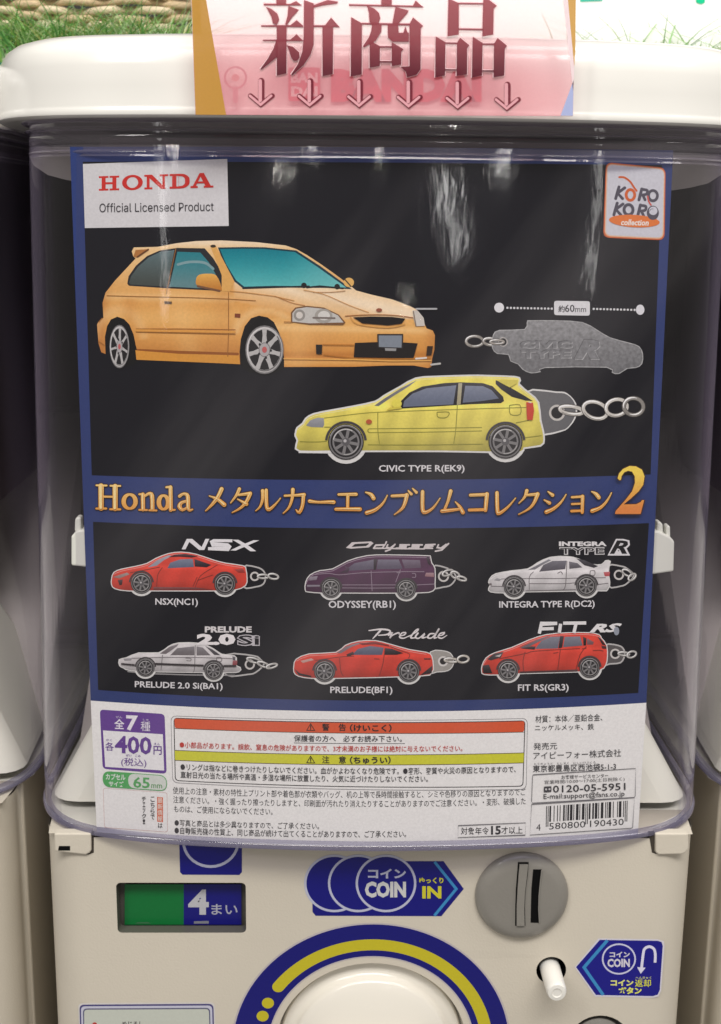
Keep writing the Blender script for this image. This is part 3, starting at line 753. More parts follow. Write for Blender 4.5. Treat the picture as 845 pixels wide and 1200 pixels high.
# ---------------- big photograph of the orange car
a = art(110, 270, 4.005)
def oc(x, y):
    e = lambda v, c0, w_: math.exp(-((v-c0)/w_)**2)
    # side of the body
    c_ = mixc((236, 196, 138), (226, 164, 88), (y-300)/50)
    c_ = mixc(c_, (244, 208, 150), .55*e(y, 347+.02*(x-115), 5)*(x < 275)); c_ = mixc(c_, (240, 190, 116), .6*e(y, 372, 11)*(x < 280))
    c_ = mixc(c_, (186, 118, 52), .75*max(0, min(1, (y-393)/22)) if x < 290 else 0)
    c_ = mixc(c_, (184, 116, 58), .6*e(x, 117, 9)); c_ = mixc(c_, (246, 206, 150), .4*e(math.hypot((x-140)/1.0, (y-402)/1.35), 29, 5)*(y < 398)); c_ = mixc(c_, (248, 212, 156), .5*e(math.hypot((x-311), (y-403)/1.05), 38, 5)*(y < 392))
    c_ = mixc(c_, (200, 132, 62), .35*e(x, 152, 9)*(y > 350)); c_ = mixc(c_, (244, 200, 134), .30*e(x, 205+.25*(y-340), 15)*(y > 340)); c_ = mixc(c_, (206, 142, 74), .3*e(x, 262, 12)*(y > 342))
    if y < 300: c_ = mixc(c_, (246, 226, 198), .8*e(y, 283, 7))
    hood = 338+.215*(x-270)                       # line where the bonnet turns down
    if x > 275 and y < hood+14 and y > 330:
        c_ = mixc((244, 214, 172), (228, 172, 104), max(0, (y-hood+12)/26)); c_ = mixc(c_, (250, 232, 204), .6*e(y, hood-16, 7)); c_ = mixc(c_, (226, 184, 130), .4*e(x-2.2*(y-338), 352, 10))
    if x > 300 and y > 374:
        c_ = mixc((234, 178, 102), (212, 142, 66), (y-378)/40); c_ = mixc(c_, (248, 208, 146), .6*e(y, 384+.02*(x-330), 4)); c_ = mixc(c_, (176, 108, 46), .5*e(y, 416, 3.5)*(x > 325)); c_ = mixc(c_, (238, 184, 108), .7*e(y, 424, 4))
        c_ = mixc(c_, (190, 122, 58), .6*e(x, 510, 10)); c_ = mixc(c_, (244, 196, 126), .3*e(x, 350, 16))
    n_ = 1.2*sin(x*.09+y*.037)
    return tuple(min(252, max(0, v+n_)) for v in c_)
ob = [(178, 98), (188, 80), (300, 77), (390, 60), (480, 50), (600, 47), (760, 55), (841, 64), (901, 71), (951, 88), (1001, 116), (1071, 162), (1141, 212), (1201, 257), (1231, 282), (1301, 301), (1401, 324), (1481, 354), (1513, 370),
      (1536, 400), (1553, 440), (1562, 460), (1591, 470), (1601, 492), (1598, 560), (1588, 602), (1584, 640), (1568, 646), (1500, 634), (1380, 634), (1220, 640), (893, 641), (893, 600), (885, 540), (870, 480), (845, 430), (815, 408), (775, 400), (738, 412), (708, 450), (690, 510),
      (684, 570), (687, 628), (560, 622), (200, 607), (207, 578), (197, 540), (187, 490), (167, 442), (142, 416), (110, 405), (80, 418), (62, 450), (52, 500), (55, 580), (35, 572), (22, 530), (15, 442), (22, 428), (45, 410), (41, 340), (55, 292), (100, 235), (165, 165), (196, 132), (185, 122)]
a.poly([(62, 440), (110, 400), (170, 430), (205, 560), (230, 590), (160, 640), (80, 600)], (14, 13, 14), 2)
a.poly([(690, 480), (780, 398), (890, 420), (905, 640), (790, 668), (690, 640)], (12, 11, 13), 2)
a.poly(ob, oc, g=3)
# shading of the sills, glass and trim
a.poly([(195, 562), (680, 588), (686, 628), (560, 622), (200, 607)], (216, 150, 62)); a.stroke([(205, 560, 8), (400, 572, 14), (675, 580, 12)], 10, (150, 88, 38))
a.poly([(157, 250), (163, 215), (198, 165), (250, 120), (310, 94), (392, 82), (520, 84), (560, 130), (612, 215), (618, 285), (350, 272), (165, 260)], (40, 42, 46))
a.poly([(165, 246), (175, 215), (208, 170), (258, 126), (312, 101), (378, 92), (345, 264), (172, 254)], lambda x, y: mixc((96, 118, 122), (70, 76, 72), (y-292)/40), g=6)
a.poly([(392, 100), (500, 104), (540, 150), (572, 205), (580, 276), (355, 264)], lambda x, y: mixc((40, 128, 138), (98, 136, 140), (y-296)/36), g=5)
a.stroke([(395, 160), (450, 148), (520, 152), (560, 180)], 12, (128, 160, 164), 4)
a.poly([(582, 80), (700, 78), (801, 79), (950, 94), (1061, 166), (1211, 276), (1100, 270), (846, 268), (700, 272), (660, 240), (612, 160)], (22, 60, 72))
a.poly([(592, 88), (700, 86), (800, 87), (944, 102), (1050, 172), (1185, 268), (1000, 262), (846, 260), (706, 264), (668, 234), (622, 160)], lambda x, y: mixc(mixc((14, 128, 142), (92, 186, 186), (y-294)/42), (128, 196, 194), max(0, (x-330)/90)*.7), g=5)
a.stroke([(1010, 262), (880, 266), (700, 272)], 7, (28, 34, 38)); a.stroke([(1170, 272), (1060, 262), (1000, 268)], 8, (20, 24, 28)); a.disc(986, 258, 13, (20, 22, 24)); a.disc(1142, 264, 13, (20, 22, 24))
a.poly([(545, 70), (570, 68), (660, 240), (640, 285), (600, 288), (600, 210)], lambda x, y: (226, 172, 96), g=12)
a.disc(560, 74, 13, (60, 50, 40), 7)
a.poly([(480, 230), (495, 208), (540, 203), (575, 212), (598, 262), (590, 285), (490, 262)], lambda x, y: mixc((236, 180, 90), (190, 122, 50), (y-320)/20), 3, g=5)
a.stroke([(488, 262), (590, 284)], 10, (120, 84, 60))
a.disc(1197, 244, 24, (228, 180, 100), 22); a.stroke([(1206, 262), (1180, 232)], 6, (60, 50, 40))
a.poly([(186, 122), (196, 92), (252, 88), (200, 128)], (176, 116, 60)); a.stroke([(205, 124), (255, 90)], 8, (110, 70, 40))
a.poly([(330, 332), (366, 334), (366, 346), (332, 345)], (96, 70, 46)); a.poly([(662, 390), (688, 391), (687, 410), (661, 408)], (130, 66, 40))
a.lines([[(385, 85), (345, 272), (340, 300)], [(632, 290), (632, 480), (628, 592)], [(60, 306), (200, 310), (450, 315), (635, 322), (760, 330)], [(197, 462), (420, 462), (665, 466)], [(197, 477), (665, 488)], [(40, 410), (22, 430)], [(20, 520), (50, 540)]], 3.2, (160, 104, 46))
a.stroke([(200, 469), (660, 477)], 11, (222, 158, 76)); a.stroke([(640, 285), (700, 290), (841, 308), (940, 330)], 3.4, (196, 140, 74))
a.stroke([(850, 308), (930, 340), (990, 352)], 3, (180, 120, 60), 4); a.stroke([(1030, 290), (1110, 290), (1180, 284)], 3, (180, 130, 80), 3)
a.stroke([(985, 280), (1080, 300), (1200, 352), (1290, 385)], 3, (206, 150, 84), 4)
a.stroke([(1180, 402), (1290, 396), (1400, 398), (1500, 410)], 4, (160, 100, 46), 4)
a.poly([(926, 430), (925, 385), (945, 362), (1000, 354), (1080, 362), (1150, 395), (1181, 432), (1170, 444), (1010, 442)], (120, 84, 52), 0)
a.poly([(932, 428), (932, 388), (950, 368), (1000, 360), (1078, 368), (1145, 398), (1172, 432), (1010, 436)], (196, 194, 188)); a.disc(965, 398, 27, (150, 146, 140)); a.disc(965, 398, 16, (214, 208, 200)); a.disc(1078, 402, 42, (164, 160, 152), 34); a.disc(1080, 400, 28, (214, 212, 206), 22); a.stroke([(1030, 410), (1130, 412)], 9, (120, 110, 104))
a.poly([(1495, 375), (1520, 376), (1548, 410), (1554, 448), (1510, 450), (1500, 410)], (206, 200, 190)); a.stroke([(1500, 380), (1512, 448)], 5, (130, 110, 90))
a.poly([(1216, 408), (1300, 404), (1400, 406), (1462, 414), (1445, 438), (1380, 446), (1260, 436)], (28, 24, 24)); a.stroke([(1205, 408), (1240, 440), (1380, 456), (1460, 440)], 6, (216, 160, 84), 3); a.disc(1339, 374, 14, (150, 84, 62), 9)
a.poly([(1225, 528), (1330, 524), (1460, 526), (1520, 530), (1500, 600), (1220, 596)], (32, 27, 26)); a.poly([(1330, 486), (1452, 486), (1450, 556), (1332, 552)], (46, 42, 42)); a.poly([(1337, 493), (1446, 493), (1444, 550), (1338, 547)], (130, 138, 148)); a.poly([(1366, 552), (1420, 554), (1418, 566), (1368, 565)], (150, 150, 150))
a.poly([(1042, 536), (1072, 536), (1070, 582), (1044, 580)], (30, 24, 22)); a.stroke([(1075, 536), (1220, 538)], 5, (186, 122, 48)); a.stroke([(1080, 584), (1220, 600), (1400, 604), (1580, 600)], 5, (180, 116, 44))
a.poly([(1565, 543), (1592, 543), (1585, 585), (1560, 588)], (52, 36, 26)); a.stroke([(1512, 602), (1560, 598)], 8, (226, 220, 210)); a.stroke([(893, 602), (1220, 606), (1400, 612), (1582, 610)], 6, (232, 176, 92)); a.stroke([(893, 430), (930, 430)], 4, (150, 96, 44))
a.stroke([(1514, 368), (1608, 368)], 8, (176, 176, 178)); a.stroke([(1584, 630), (1625, 625)], 9, (190, 188, 184))
def alloy(cx, cy, rx, ry, n=7, ph=0):
    a.disc(cx, cy, rx*1.02, (120, 118, 118), ry*1.02); a.disc(cx, cy, rx*.96, (190, 188, 186), ry*.96); a.disc(cx, cy, rx*.85, (34, 32, 34), ry*.85)
    for i in range(n):
        t = ph+2*pi*i/n
        a.stroke([(cx+rx*.1*cos(t), cy+ry*.1*sin(t), rx*.34), (cx+rx*.6*cos(t), cy+ry*.6*sin(t), rx*.2), (cx+rx*.9*cos(t), cy+ry*.9*sin(t), rx*.26)], 10, (186, 184, 182), cap=False)
    a.ring(cx, cy, rx*.91, rx*.05, (222, 220, 218), ry*.91, 150, 290); a.ring(cx, cy, rx*.88, rx*.06, (110, 108, 108), ry*.88, 320, 470)
    a.disc(cx, cy, rx*.30, (176, 172, 172), ry*.30); a.ring(cx, cy, rx*.29, rx*.03, (96, 94, 94), ry*.29)
    for i in range(5):
        t = ph+.4+2*pi*i/5; a.disc(cx+rx*.34*cos(t), cy+ry*.34*sin(t), rx*.06, (40, 38, 40), ry*.06, 8)
    a.disc(cx, cy, rx*.13, (192, 96, 96), ry*.13)
alloy(120, 545, 46, 100, 7, .3); alloy(801, 560, 88, 112, 7, -pi/2)
a.build('orange_car_picture', INK, poster)

# ---------------- keychain pictures
SIL = (222, 221, 218); TY = (30, 28, 30)
def kwheel(a, x, y, r, n=8, rim=(128, 126, 126), hub=(96, 94, 96)):
    a.disc(x, y, r, TY); a.ring(x, y, r*.90, r*.09, (116, 114, 114)); a.disc(x, y, r*.76, rim); a.disc(x, y, r*.66, (42, 40, 42))
    for i in range(n):
        t = 2*pi*i/n+.2; a.stroke([(x, y, r*.16), (x+r*.7*cos(t), y+r*.7*sin(t), r*.17)], 4, rim, cap=False)
    a.ring(x, y, r*.71, r*.05, (206, 204, 202), a0=190, a1=300); a.ring(x, y, r*.93, r*.04, (170, 168, 168), a0=200, a1=330); a.ring(x, y, r*.71, r*.05, (176, 174, 172), a0=20, a1=100)
    a.disc(x, y, r*.22, hub); a.disc(x-r*.05, y-r*.06, r*.09, (190, 188, 188), n=10)
def link(a, x, y, rx, ry, rot, wd, col):
    c_, s_ = cos(radians(rot)), sin(radians(rot))
    pts = [(x+rx*cos(t)*c_-ry*sin(t)*s_, y+rx*cos(t)*s_+ry*sin(t)*c_) for t in [2*pi*i/20 for i in range(20)]]
    a.stroke(pts, wd*1.4, (70, 66, 64), closed=True); a.stroke(pts, wd, col, closed=True)
    a.stroke([(p[0]-wd*.12, p[1]-wd*.18, wd*(.12+.4*sin(pi*i_/7))) for i_, p in enumerate(pts[9:17])], wd*.35, (250, 250, 248))
    a.stroke([(p[0]-wd*.1, p[1]-wd*.15, wd*(.1+.35*sin(pi*i_/5))) for i_, p in enumerate(pts[1:7])], wd*.3, (246, 246, 242)); a.stroke([(p[0]+wd*.1, p[1]+wd*.3) for p in pts[3:9]], wd*.16, (120, 114, 108))
def keychain(o, body, col, wheels, halo=9, tab=None, sm=2, lines=(), polys=(), post=None, wh=(), name='keychain_picture', label=None, lc=None, lw=3.2, hb=None):
    a = art(*o, 4.005)
    if tab: tab(a)
    hb = hb or body
    a.stroke(hb, halo*2, SIL, sm, closed=True)
    for x, y, r in wheels: a.disc(x, y, r*1.22, SIL)
    ys_ = [a.tr(q_)[1] for q_ in body]; ya, yb2 = min(ys_), max(ys_)
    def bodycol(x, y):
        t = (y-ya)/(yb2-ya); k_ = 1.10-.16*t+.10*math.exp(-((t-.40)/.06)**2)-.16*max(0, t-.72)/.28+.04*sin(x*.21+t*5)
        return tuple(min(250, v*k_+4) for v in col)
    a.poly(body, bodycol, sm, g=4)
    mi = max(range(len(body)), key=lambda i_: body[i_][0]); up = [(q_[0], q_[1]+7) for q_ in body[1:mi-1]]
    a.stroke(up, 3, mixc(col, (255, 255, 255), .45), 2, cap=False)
    for pts, c_ in polys:
        y1_ = min(a.tr(q_)[1] for q_ in pts); y2_ = max(a.tr(q_)[1] for q_ in pts)
        a.poly(pts, (lambda x, y, c_=c_, y1_=y1_, y2_=y2_: mixc(mixc(c_, (235, 240, 250), .22), c_, (y-y1_)/(y2_-y1_)*1.3+.06*sin(x*.6+y*.5))), g=4)
    lc = lc or mixc(col, (40, 40, 40), .45)
    for l in lines: a.stroke(l, lw, lc, 3, cap=False)
    for x, y, r in wheels: a.ring(x, y, r*1.1, r*.14, (70, 66, 68), a0=185, a1=355); kwheel(a, x, y, r)
    if post: post(a)
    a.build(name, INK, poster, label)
YEL = (222, 208, 96); GL = (104, 112, 132); BK = (26, 24, 28)
# yellow hatchback
def ytab(a):
    for q_, c_ in ((0, SIL), (1, (104, 104, 106))):
        d_ = 7*(1-q_)
        a.poly([(1100, 125-d_), (1250, 122-d_), (1300, 130-d_), (1335+d_, 170), (1338+d_, 225), (1310+d_, 275), (1270, 298+d_), (1150, 302+d_)], c_, 3)
    a.ring(1253, 215, 33, 10, (200, 196, 190)); a.disc(1253, 215, 27, (30, 28, 30))
    for lx, ly, rx, ry, ro in ((1320, 203, 55, 18, 8), (1432, 203, 58, 38, 18), (1532, 190, 50, 38, -12), (1612, 186, 46, 40, 4)):
        link(a, lx, ly, rx, ry, ro, 15, (204, 200, 192) if lx < 1600 else (140, 136, 130))
def ypost(a):
    a.disc(500, 172, 24, (232, 220, 90), 20); a.poly([(470, 190), (520, 186), (525, 194), (450, 204)], (214, 198, 76))
    a.disc(370, 257, 14, (186, 92, 58), 11); a.poly([(1108, 165), (1140, 168), (1145, 205), (1138, 250), (1112, 248)], (206, 70, 48))
    a.stroke([(1120, 165), (1131, 168)], 4, SIL)
    a.poly([(970, 62), (1070, 60), (1062, 78), (1030, 96), (985, 72)], YEL)
yb = [(30, 308), (36, 288), (62, 268), (76, 245), (112, 224), (200, 206), (300, 188), (400, 166), (440, 140), (520, 95), (590, 57), (680, 49), (845, 44), (921, 45), (1056, 50), (1076, 62), (1070, 84), (1126, 130), (1162, 168), (1172, 250), (1184, 300), (1188, 342), (1174, 366), (1096, 378), (1080, 396), (921, 396), (700, 392), (365, 392), (180, 392), (45, 392), (32, 368), (38, 345), (28, 322)]
keychain((340, 430), yb, YEL, [(262, 352, 84), (1011, 350, 80)], 8, ytab, 2, lc=(150, 146, 60), lw=3.6,
    polys=[([(395, 182), (440, 150), (520, 100), (595, 62), (560, 90), (480, 140), (415, 184)], (112, 112, 116)),
           ([(520, 160), (560, 120), (620, 92), (720, 76), (800, 72), (905, 76), (950, 90), (1000, 140), (1004, 160), (990, 170), (850, 175), (520, 196)], BK),
           ([(530, 188), (535, 160), (575, 125), (640, 100), (780, 86), (766, 176)], GL), ([(822, 88), (905, 90), (945, 108), (980, 148), (900, 160), (810, 168)], GL), ([(790, 76), (808, 76), (800, 176), (782, 178)], (168, 160, 130)),
           ([(965, 62), (1010, 80), (1040, 100), (1100, 135), (1140, 160), (1105, 158), (1040, 140), (990, 105), (965, 80)], BK),
           ([(75, 275), (95, 250), (130, 238), (158, 240), (160, 270), (155, 284), (100, 282)], (140, 142, 146)),
           ([(40, 392), (180, 398), (350, 398), (340, 408), (40, 404)], SIL)],
    lines=[[(160, 240), (300, 222), (420, 212), (700, 202), (900, 196), (1110, 190)], [(370, 290), (620, 288), (900, 284)], [(372, 308), (620, 306), (900, 300)], [(412, 212), (412, 300), (420, 362)], [(785, 180), (778, 290), (768, 360)],
           [(45, 350), (120, 352), (172, 348)], [(365, 365), (600, 366), (905, 362)], [(1100, 332), (1180, 322)], [(160, 282), (190, 282)], [(1030, 180), (1078, 178), (1080, 222), (1034, 222), (1030, 180)], [(1060, 262), (1120, 250)],
           [(690, 212), (745, 212), (735, 236), (695, 236), (690, 212)], [(370, 290), (364, 300), (372, 308)]], post=ypost, label='picture of a yellow hatchback keychain, the largest of them')
# silver back side of a keychain
a = art(545, 340, 4.005)
for lx, ly, rx, ry, ro in ((45, 240, 40, 24, 0), (120, 242, 34, 16, 6)): link(a, lx, ly, rx, ry, ro, 11, (150, 145, 138))
mb = [(130, 240), (135, 210), (162, 190), (280, 186), (293, 152), (310, 145), (430, 145), (550, 153), (620, 190), (680, 225), (770, 250), (815, 266), (832, 300), (828, 345), (800, 362), (760, 366), (722, 390), (692, 385), (665, 360), (375, 362), (352, 380), (310, 387), (272, 370), (250, 345), (215, 331), (205, 300), (152, 296), (130, 270)]
a.stroke(mb, 7, (176, 176, 176), 2, closed=True); a.poly(mb, lambda x, y: mixc((146, 146, 147), (112, 112, 114), (y-376)/60), 2, g=6); a.disc(178, 243, 17, (34, 32, 34)); a.ring(178, 243, 20, 5, (176, 172, 168))
link(a, 150, 243, 32, 9, 0, 9, (160, 154, 146))
P = lambda X, Y: a.tr((X, Y))
for d_, c_ in ((-.6, (88, 88, 90)), (.7, (186, 186, 186)), (0, (126, 126, 128))):
    a.text('CIVIC', P(258, 0)[0]+d_, P(502, 0)[0]+d_, P(0, 238)[1]+d_, P(0, 272)[1]+d_, c_, bold=.05)
    a.text('TYPE', P(262, 0)[0]+d_, P(498, 0)[0]+d_, P(0, 282)[1]+d_, P(0, 318)[1]+d_, c_, bold=.05)
    a.text('R', P(512, 0)[0]+d_, P(632, 0)[0]+d_, P(0, 232)[1]+d_, P(0, 325)[1]+d_, c_, bold=.06, shear=.35)
a.build('metal_back_picture', METALINK, poster)
a = art(545, 340, 4.005); a.disc(160, 82, 23, (226, 226, 228)); a.disc(822, 92, 20, (222, 222, 226), 24)
for i in range(14): a.disc(199+i*16, 83+i*.3, 5.5, (214, 214, 216), n=10)
for i in range(13): a.disc(604+i*16, 88+i*.4, 5.5, (214, 214, 216), n=10)
a.quadpanel(a.tr((418, 50)), a.tr((586, 52)), a.tr((586, 120)), a.tr((418, 117)), (222, 222, 224), bow=False, r=3)
P = lambda X, Y: a.tr((X, Y))
a.text('約', P(438, 0)[0], P(468, 0)[0], P(0, 72)[1], P(0, 104)[1], (60, 58, 62), bold=.02); a.text('60', P(469, 0)[0], P(514, 0)[0], P(0, 68)[1], P(0, 103)[1], (50, 48, 52), bold=.01); a.text('mm', P(517, 0)[0], P(568, 0)[0], P(0, 84)[1], P(0, 103)[1], (60, 58, 62))
a.build('size_scale', INK, poster)

def otab(pts, ring, chain, fill=None, rr=18):
    def f(a):
        if fill: a.poly(pts, fill, 3)
        a.stroke(pts, 7, (188, 186, 184), 3, closed=True); a.ring(*ring, rr, 8, (206, 202, 198)); a.disc(*ring, rr-4, (28, 26, 28))
        for c_ in chain: link(a, *c_, 8, (186, 184, 180))
    return f
RC = (208, 66, 52)
# red sports coupe
keychain((125, 620), [(25, 235), (35, 205), (70, 190), (130, 178), (190, 163), (230, 140), (290, 117), (350, 110), (420, 120), (500, 147), (560, 162), (640, 174), (652, 190), (657, 230), (650, 264), (600, 284), (500, 288), (220, 288), (100, 288), (40, 278), (25, 260)], RC, [(163, 254, 50), (555, 258, 50)], 4.5,
    otab([(640, 178), (700, 178), (735, 195), (746, 225), (735, 258), (700, 271), (640, 271)], (695, 222), [(735, 222, 26, 9, 0), (782, 222, 24, 12, 10)]),
    polys=[([(192, 180), (235, 148), (290, 122), (306, 127), (270, 145), (235, 172)], (150, 152, 164)), ([(290, 132), (320, 120), (370, 116), (430, 128), (400, 134), (340, 130)], (60, 30, 34)),
           ([(285, 184), (298, 158), (345, 142), (404, 140), (410, 178)], (100, 108, 130)), ([(412, 140), (440, 150), (492, 168), (470, 180), (414, 176)], (46, 34, 42)), ([(30, 225), (95, 204), (108, 212), (60, 232)], (150, 130, 124)), ([(52, 240), (76, 236), (72, 262), (60, 264)], (60, 36, 36)), ([(600, 190), (640, 186), (650, 205), (620, 205)], (150, 46, 40)), ([(220, 272), (420, 274), (500, 284), (220, 286)], (110, 50, 48))],
    lines=[[(262, 180), (240, 215), (235, 272)], [(415, 276), (440, 220), (500, 180), (520, 168)], [(110, 205), (190, 190), (250, 178)], [(405, 270), (425, 225)], [(430, 240), (470, 225), (500, 215)]], label='picture of a red sports coupe keychain')
# dark purple wagon
keychain((350, 620), [(33, 285), (35, 250), (55, 217), (100, 197), (160, 189), (230, 152), (320, 127), (420, 123), (600, 127), (616, 132), (623, 160), (638, 186), (638, 258), (630, 288), (550, 298), (200, 298), (110, 298), (45, 293)], (76, 42, 70), [(152, 278, 46), (505, 283, 46)], 4.5,
    otab([(630, 178), (680, 178), (722, 198), (738, 228), (715, 262), (680, 272), (630, 272)], (680, 222), [(700, 205, 26, 12, -20), (735, 215, 22, 14, 30), (765, 232, 22, 9, 15)], rr=22),
    polys=[([(215, 195), (262, 160), (352, 143), (355, 188), (250, 195)], (92, 84, 102)), ([(372, 143), (470, 143), (488, 186), (366, 188)], (92, 84, 102)), ([(484, 143), (570, 146), (574, 182), (498, 185)], (96, 80, 98)), ([(352, 140), (370, 140), (362, 192), (352, 192)], (36, 24, 34)), ([(190, 205), (225, 190), (215, 172), (240, 185), (232, 204)], (60, 40, 58)),
           ([(598, 205), (634, 205), (636, 225), (592, 222)], (150, 110, 116)), ([(50, 225), (90, 220), (84, 238), (50, 242)], (130, 118, 130)), ([(38, 262), (100, 262), (100, 270), (40, 272)], (120, 110, 122)), ([(600, 130), (612, 134), (622, 176), (606, 160)], (40, 28, 38))],
    lines=[[(60, 215), (140, 208), (190, 215), (300, 205), (480, 200), (590, 200)], [(205, 262), (340, 262), (460, 262)], [(205, 276), (340, 277), (460, 276)], [(555, 262), (636, 258)], [(340, 195), (345, 290)], [(478, 190), (455, 250)], [(312, 205), (330, 205)], [(460, 205), (478, 205)], [(532, 208), (548, 210), (548, 226), (532, 226)]], lc=(150, 132, 148), label='picture of a dark purple wagon keychain')
# white coupe with rear wing
keychain((560, 620), [(52, 250), (60, 230), (85, 211), (160, 197), (235, 188), (280, 160), (340, 134), (420, 130), (470, 141), (530, 166), (580, 168), (600, 150), (620, 152), (614, 178), (612, 215), (618, 250), (608, 283), (560, 288), (230, 293), (120, 298), (60, 293), (52, 278), (60, 264)], (206, 203, 203), [(170, 272, 48), (510, 267, 48)], 4,
    otab([(612, 174), (670, 174), (700, 185), (732, 218), (700, 255), (670, 268), (612, 268)], (662, 215), [(700, 205, 24, 12, 30), (724, 225, 20, 12, -40)], rr=20),
    polys=[([(235, 192), (332, 142), (345, 146), (300, 170), (268, 190)], (120, 118, 124)), ([(288, 200), (308, 168), (350, 150), (416, 148), (410, 188)], (92, 88, 96)), ([(428, 152), (468, 160), (490, 180), (430, 187)], (96, 92, 98)), ([(462, 138), (500, 146), (565, 174), (545, 182), (500, 170)], (50, 46, 52)), ([(590, 202), (620, 200), (618, 220), (596, 222)], (186, 80, 84)), ([(75, 240), (90, 230), (112, 236), (100, 244)], (150, 148, 150)), ([(52, 255), (64, 253), (66, 264), (54, 264)], (110, 100, 100))],
    lines=[[(110, 234), (240, 232), (400, 232), (460, 230), (600, 228)], [(240, 256), (400, 256), (455, 252)], [(262, 200), (242, 225), (242, 285)], [(418, 150), (412, 262), (400, 285)], [(62, 268), (125, 270)], [(562, 260), (612, 254)], [(528, 196), (548, 196), (548, 216), (528, 216), (528, 196)], [(374, 208), (390, 200), (398, 212)], [(225, 290), (460, 284)]], lc=(120, 114, 116), label='picture of a white coupe keychain with a rear wing')
# silver-white saloon coupe
def p2(a):
    a.stroke([(228, 232), (330, 236), (455, 240)], 9, (56, 50, 52), cap=False); a.stroke([(548, 242), (608, 242)], 9, (56, 50, 52), cap=False); a.stroke([(68, 232), (132, 238)], 8, (60, 54, 56), cap=False)
keychain((125, 720), [(60, 213), (92, 205), (150, 182), (245, 181), (290, 152), (337, 135), (440, 137), (500, 162), (540, 188), (600, 196), (608, 215), (605, 240), (626, 250), (620, 268), (550, 272), (230, 268), (110, 262), (80, 250), (62, 240)], (200, 196, 196), [(182, 250, 43), (502, 264, 43)], 3.6,
    lambda a: (a.poly([(600, 194), (700, 200), (730, 235), (700, 275), (620, 275)], (18, 16, 22), 2), otab([(560, 190), (690, 194), (722, 212), (738, 235), (700, 272), (660, 282), (560, 284)], (672, 235), [(690, 215, 32, 10, 14), (735, 235, 28, 10, 20), (775, 242, 26, 9, -15)], rr=20)(a), a.stroke([(100, 268), (200, 278), (400, 284), (600, 286)], 6, (150, 148, 148))),
    polys=[([(250, 184), (296, 152), (338, 138), (330, 150), (300, 172), (278, 186)], (116, 108, 110)), ([(298, 192), (332, 158), (412, 150), (412, 192)], (112, 106, 108)), ([(422, 150), (452, 156), (488, 192), (422, 193)], (116, 110, 112)), ([(462, 148), (496, 164), (535, 192), (505, 190)], (70, 66, 70)), ([(592, 216), (614, 216), (612, 238), (590, 238)], (140, 66, 70)), ([(590, 196), (604, 200), (604, 216), (592, 214)], (90, 86, 90)), ([(78, 208), (120, 204), (115, 216), (84, 218)], (150, 146, 148))],
    lines=[[(120, 206), (260, 202), (420, 202), (590, 208)], [(262, 190), (255, 262)], [(416, 145), (412, 255), (405, 270)], [(370, 205), (395, 207), (393, 218), (374, 216)], [(516, 202), (538, 203), (538, 220), (518, 220), (516, 202)]], lc=(122, 116, 118), post=p2, label='picture of a white notchback coupe keychain')
# red low coupe with silver tag
def ftab(pts, ring, chain, fill):
    def f(a):
        a.stroke(pts, 8, SIL, 3, closed=True); a.poly(pts, fill, 3); a.ring(*ring, 20, 8, (214, 210, 206)); a.disc(*ring, 15, (40, 36, 36))
        for c_ in chain: link(a, *c_, 9, (190, 184, 174))
    return f
keychain((340, 720), [(20, 240), (30, 212), (90, 187), (215, 180), (260, 147), (320, 128), (400, 125), (470, 142), (560, 167), (640, 180), (663, 196), (670, 240), (663, 273), (600, 288), (220, 298), (100, 298), (40, 288), (20, 270)], (204, 62, 48), [(162, 268, 50), (557, 268, 50)], 4.5,
    ftab([(660, 178), (735, 176), (762, 200), (764, 235), (740, 262), (690, 268), (660, 268)], (718, 220), [(755, 215, 30, 9, 4), (812, 210, 26, 16, -6)], (160, 156, 150)),
    polys=[([(218, 182), (262, 150), (322, 132), (340, 134), (290, 152), (240, 182)], (126, 110, 116)), ([(322, 136), (400, 128), (462, 144), (470, 152), (400, 140), (340, 144)], (120, 34, 32)), ([(290, 190), (318, 162), (375, 148), (440, 156), (432, 190)], (88, 92, 112)), ([(446, 158), (480, 162), (532, 182), (500, 190), (440, 190)], (38, 26, 30)), ([(48, 218), (100, 206), (112, 214), (60, 228)], (196, 150, 140)), ([(20, 255), (40, 285), (100, 296), (98, 288), (46, 276)], (30, 22, 24)), ([(628, 206), (660, 206), (660, 212), (630, 212)], (60, 22, 22)), ([(640, 262), (668, 240), (664, 276), (610, 286)], (40, 26, 28)), ([(264, 188), (296, 174), (300, 188), (270, 200)], (60, 28, 28))],
    lines=[[(118, 216), (230, 200), (300, 196)], [(232, 205), (238, 265), (250, 290)], [(445, 160), (436, 230), (418, 290)], [(470, 150), (520, 170), (560, 186), (556, 206)], [(395, 208), (420, 210)]], label='picture of a red low coupe keychain with a silver tag')
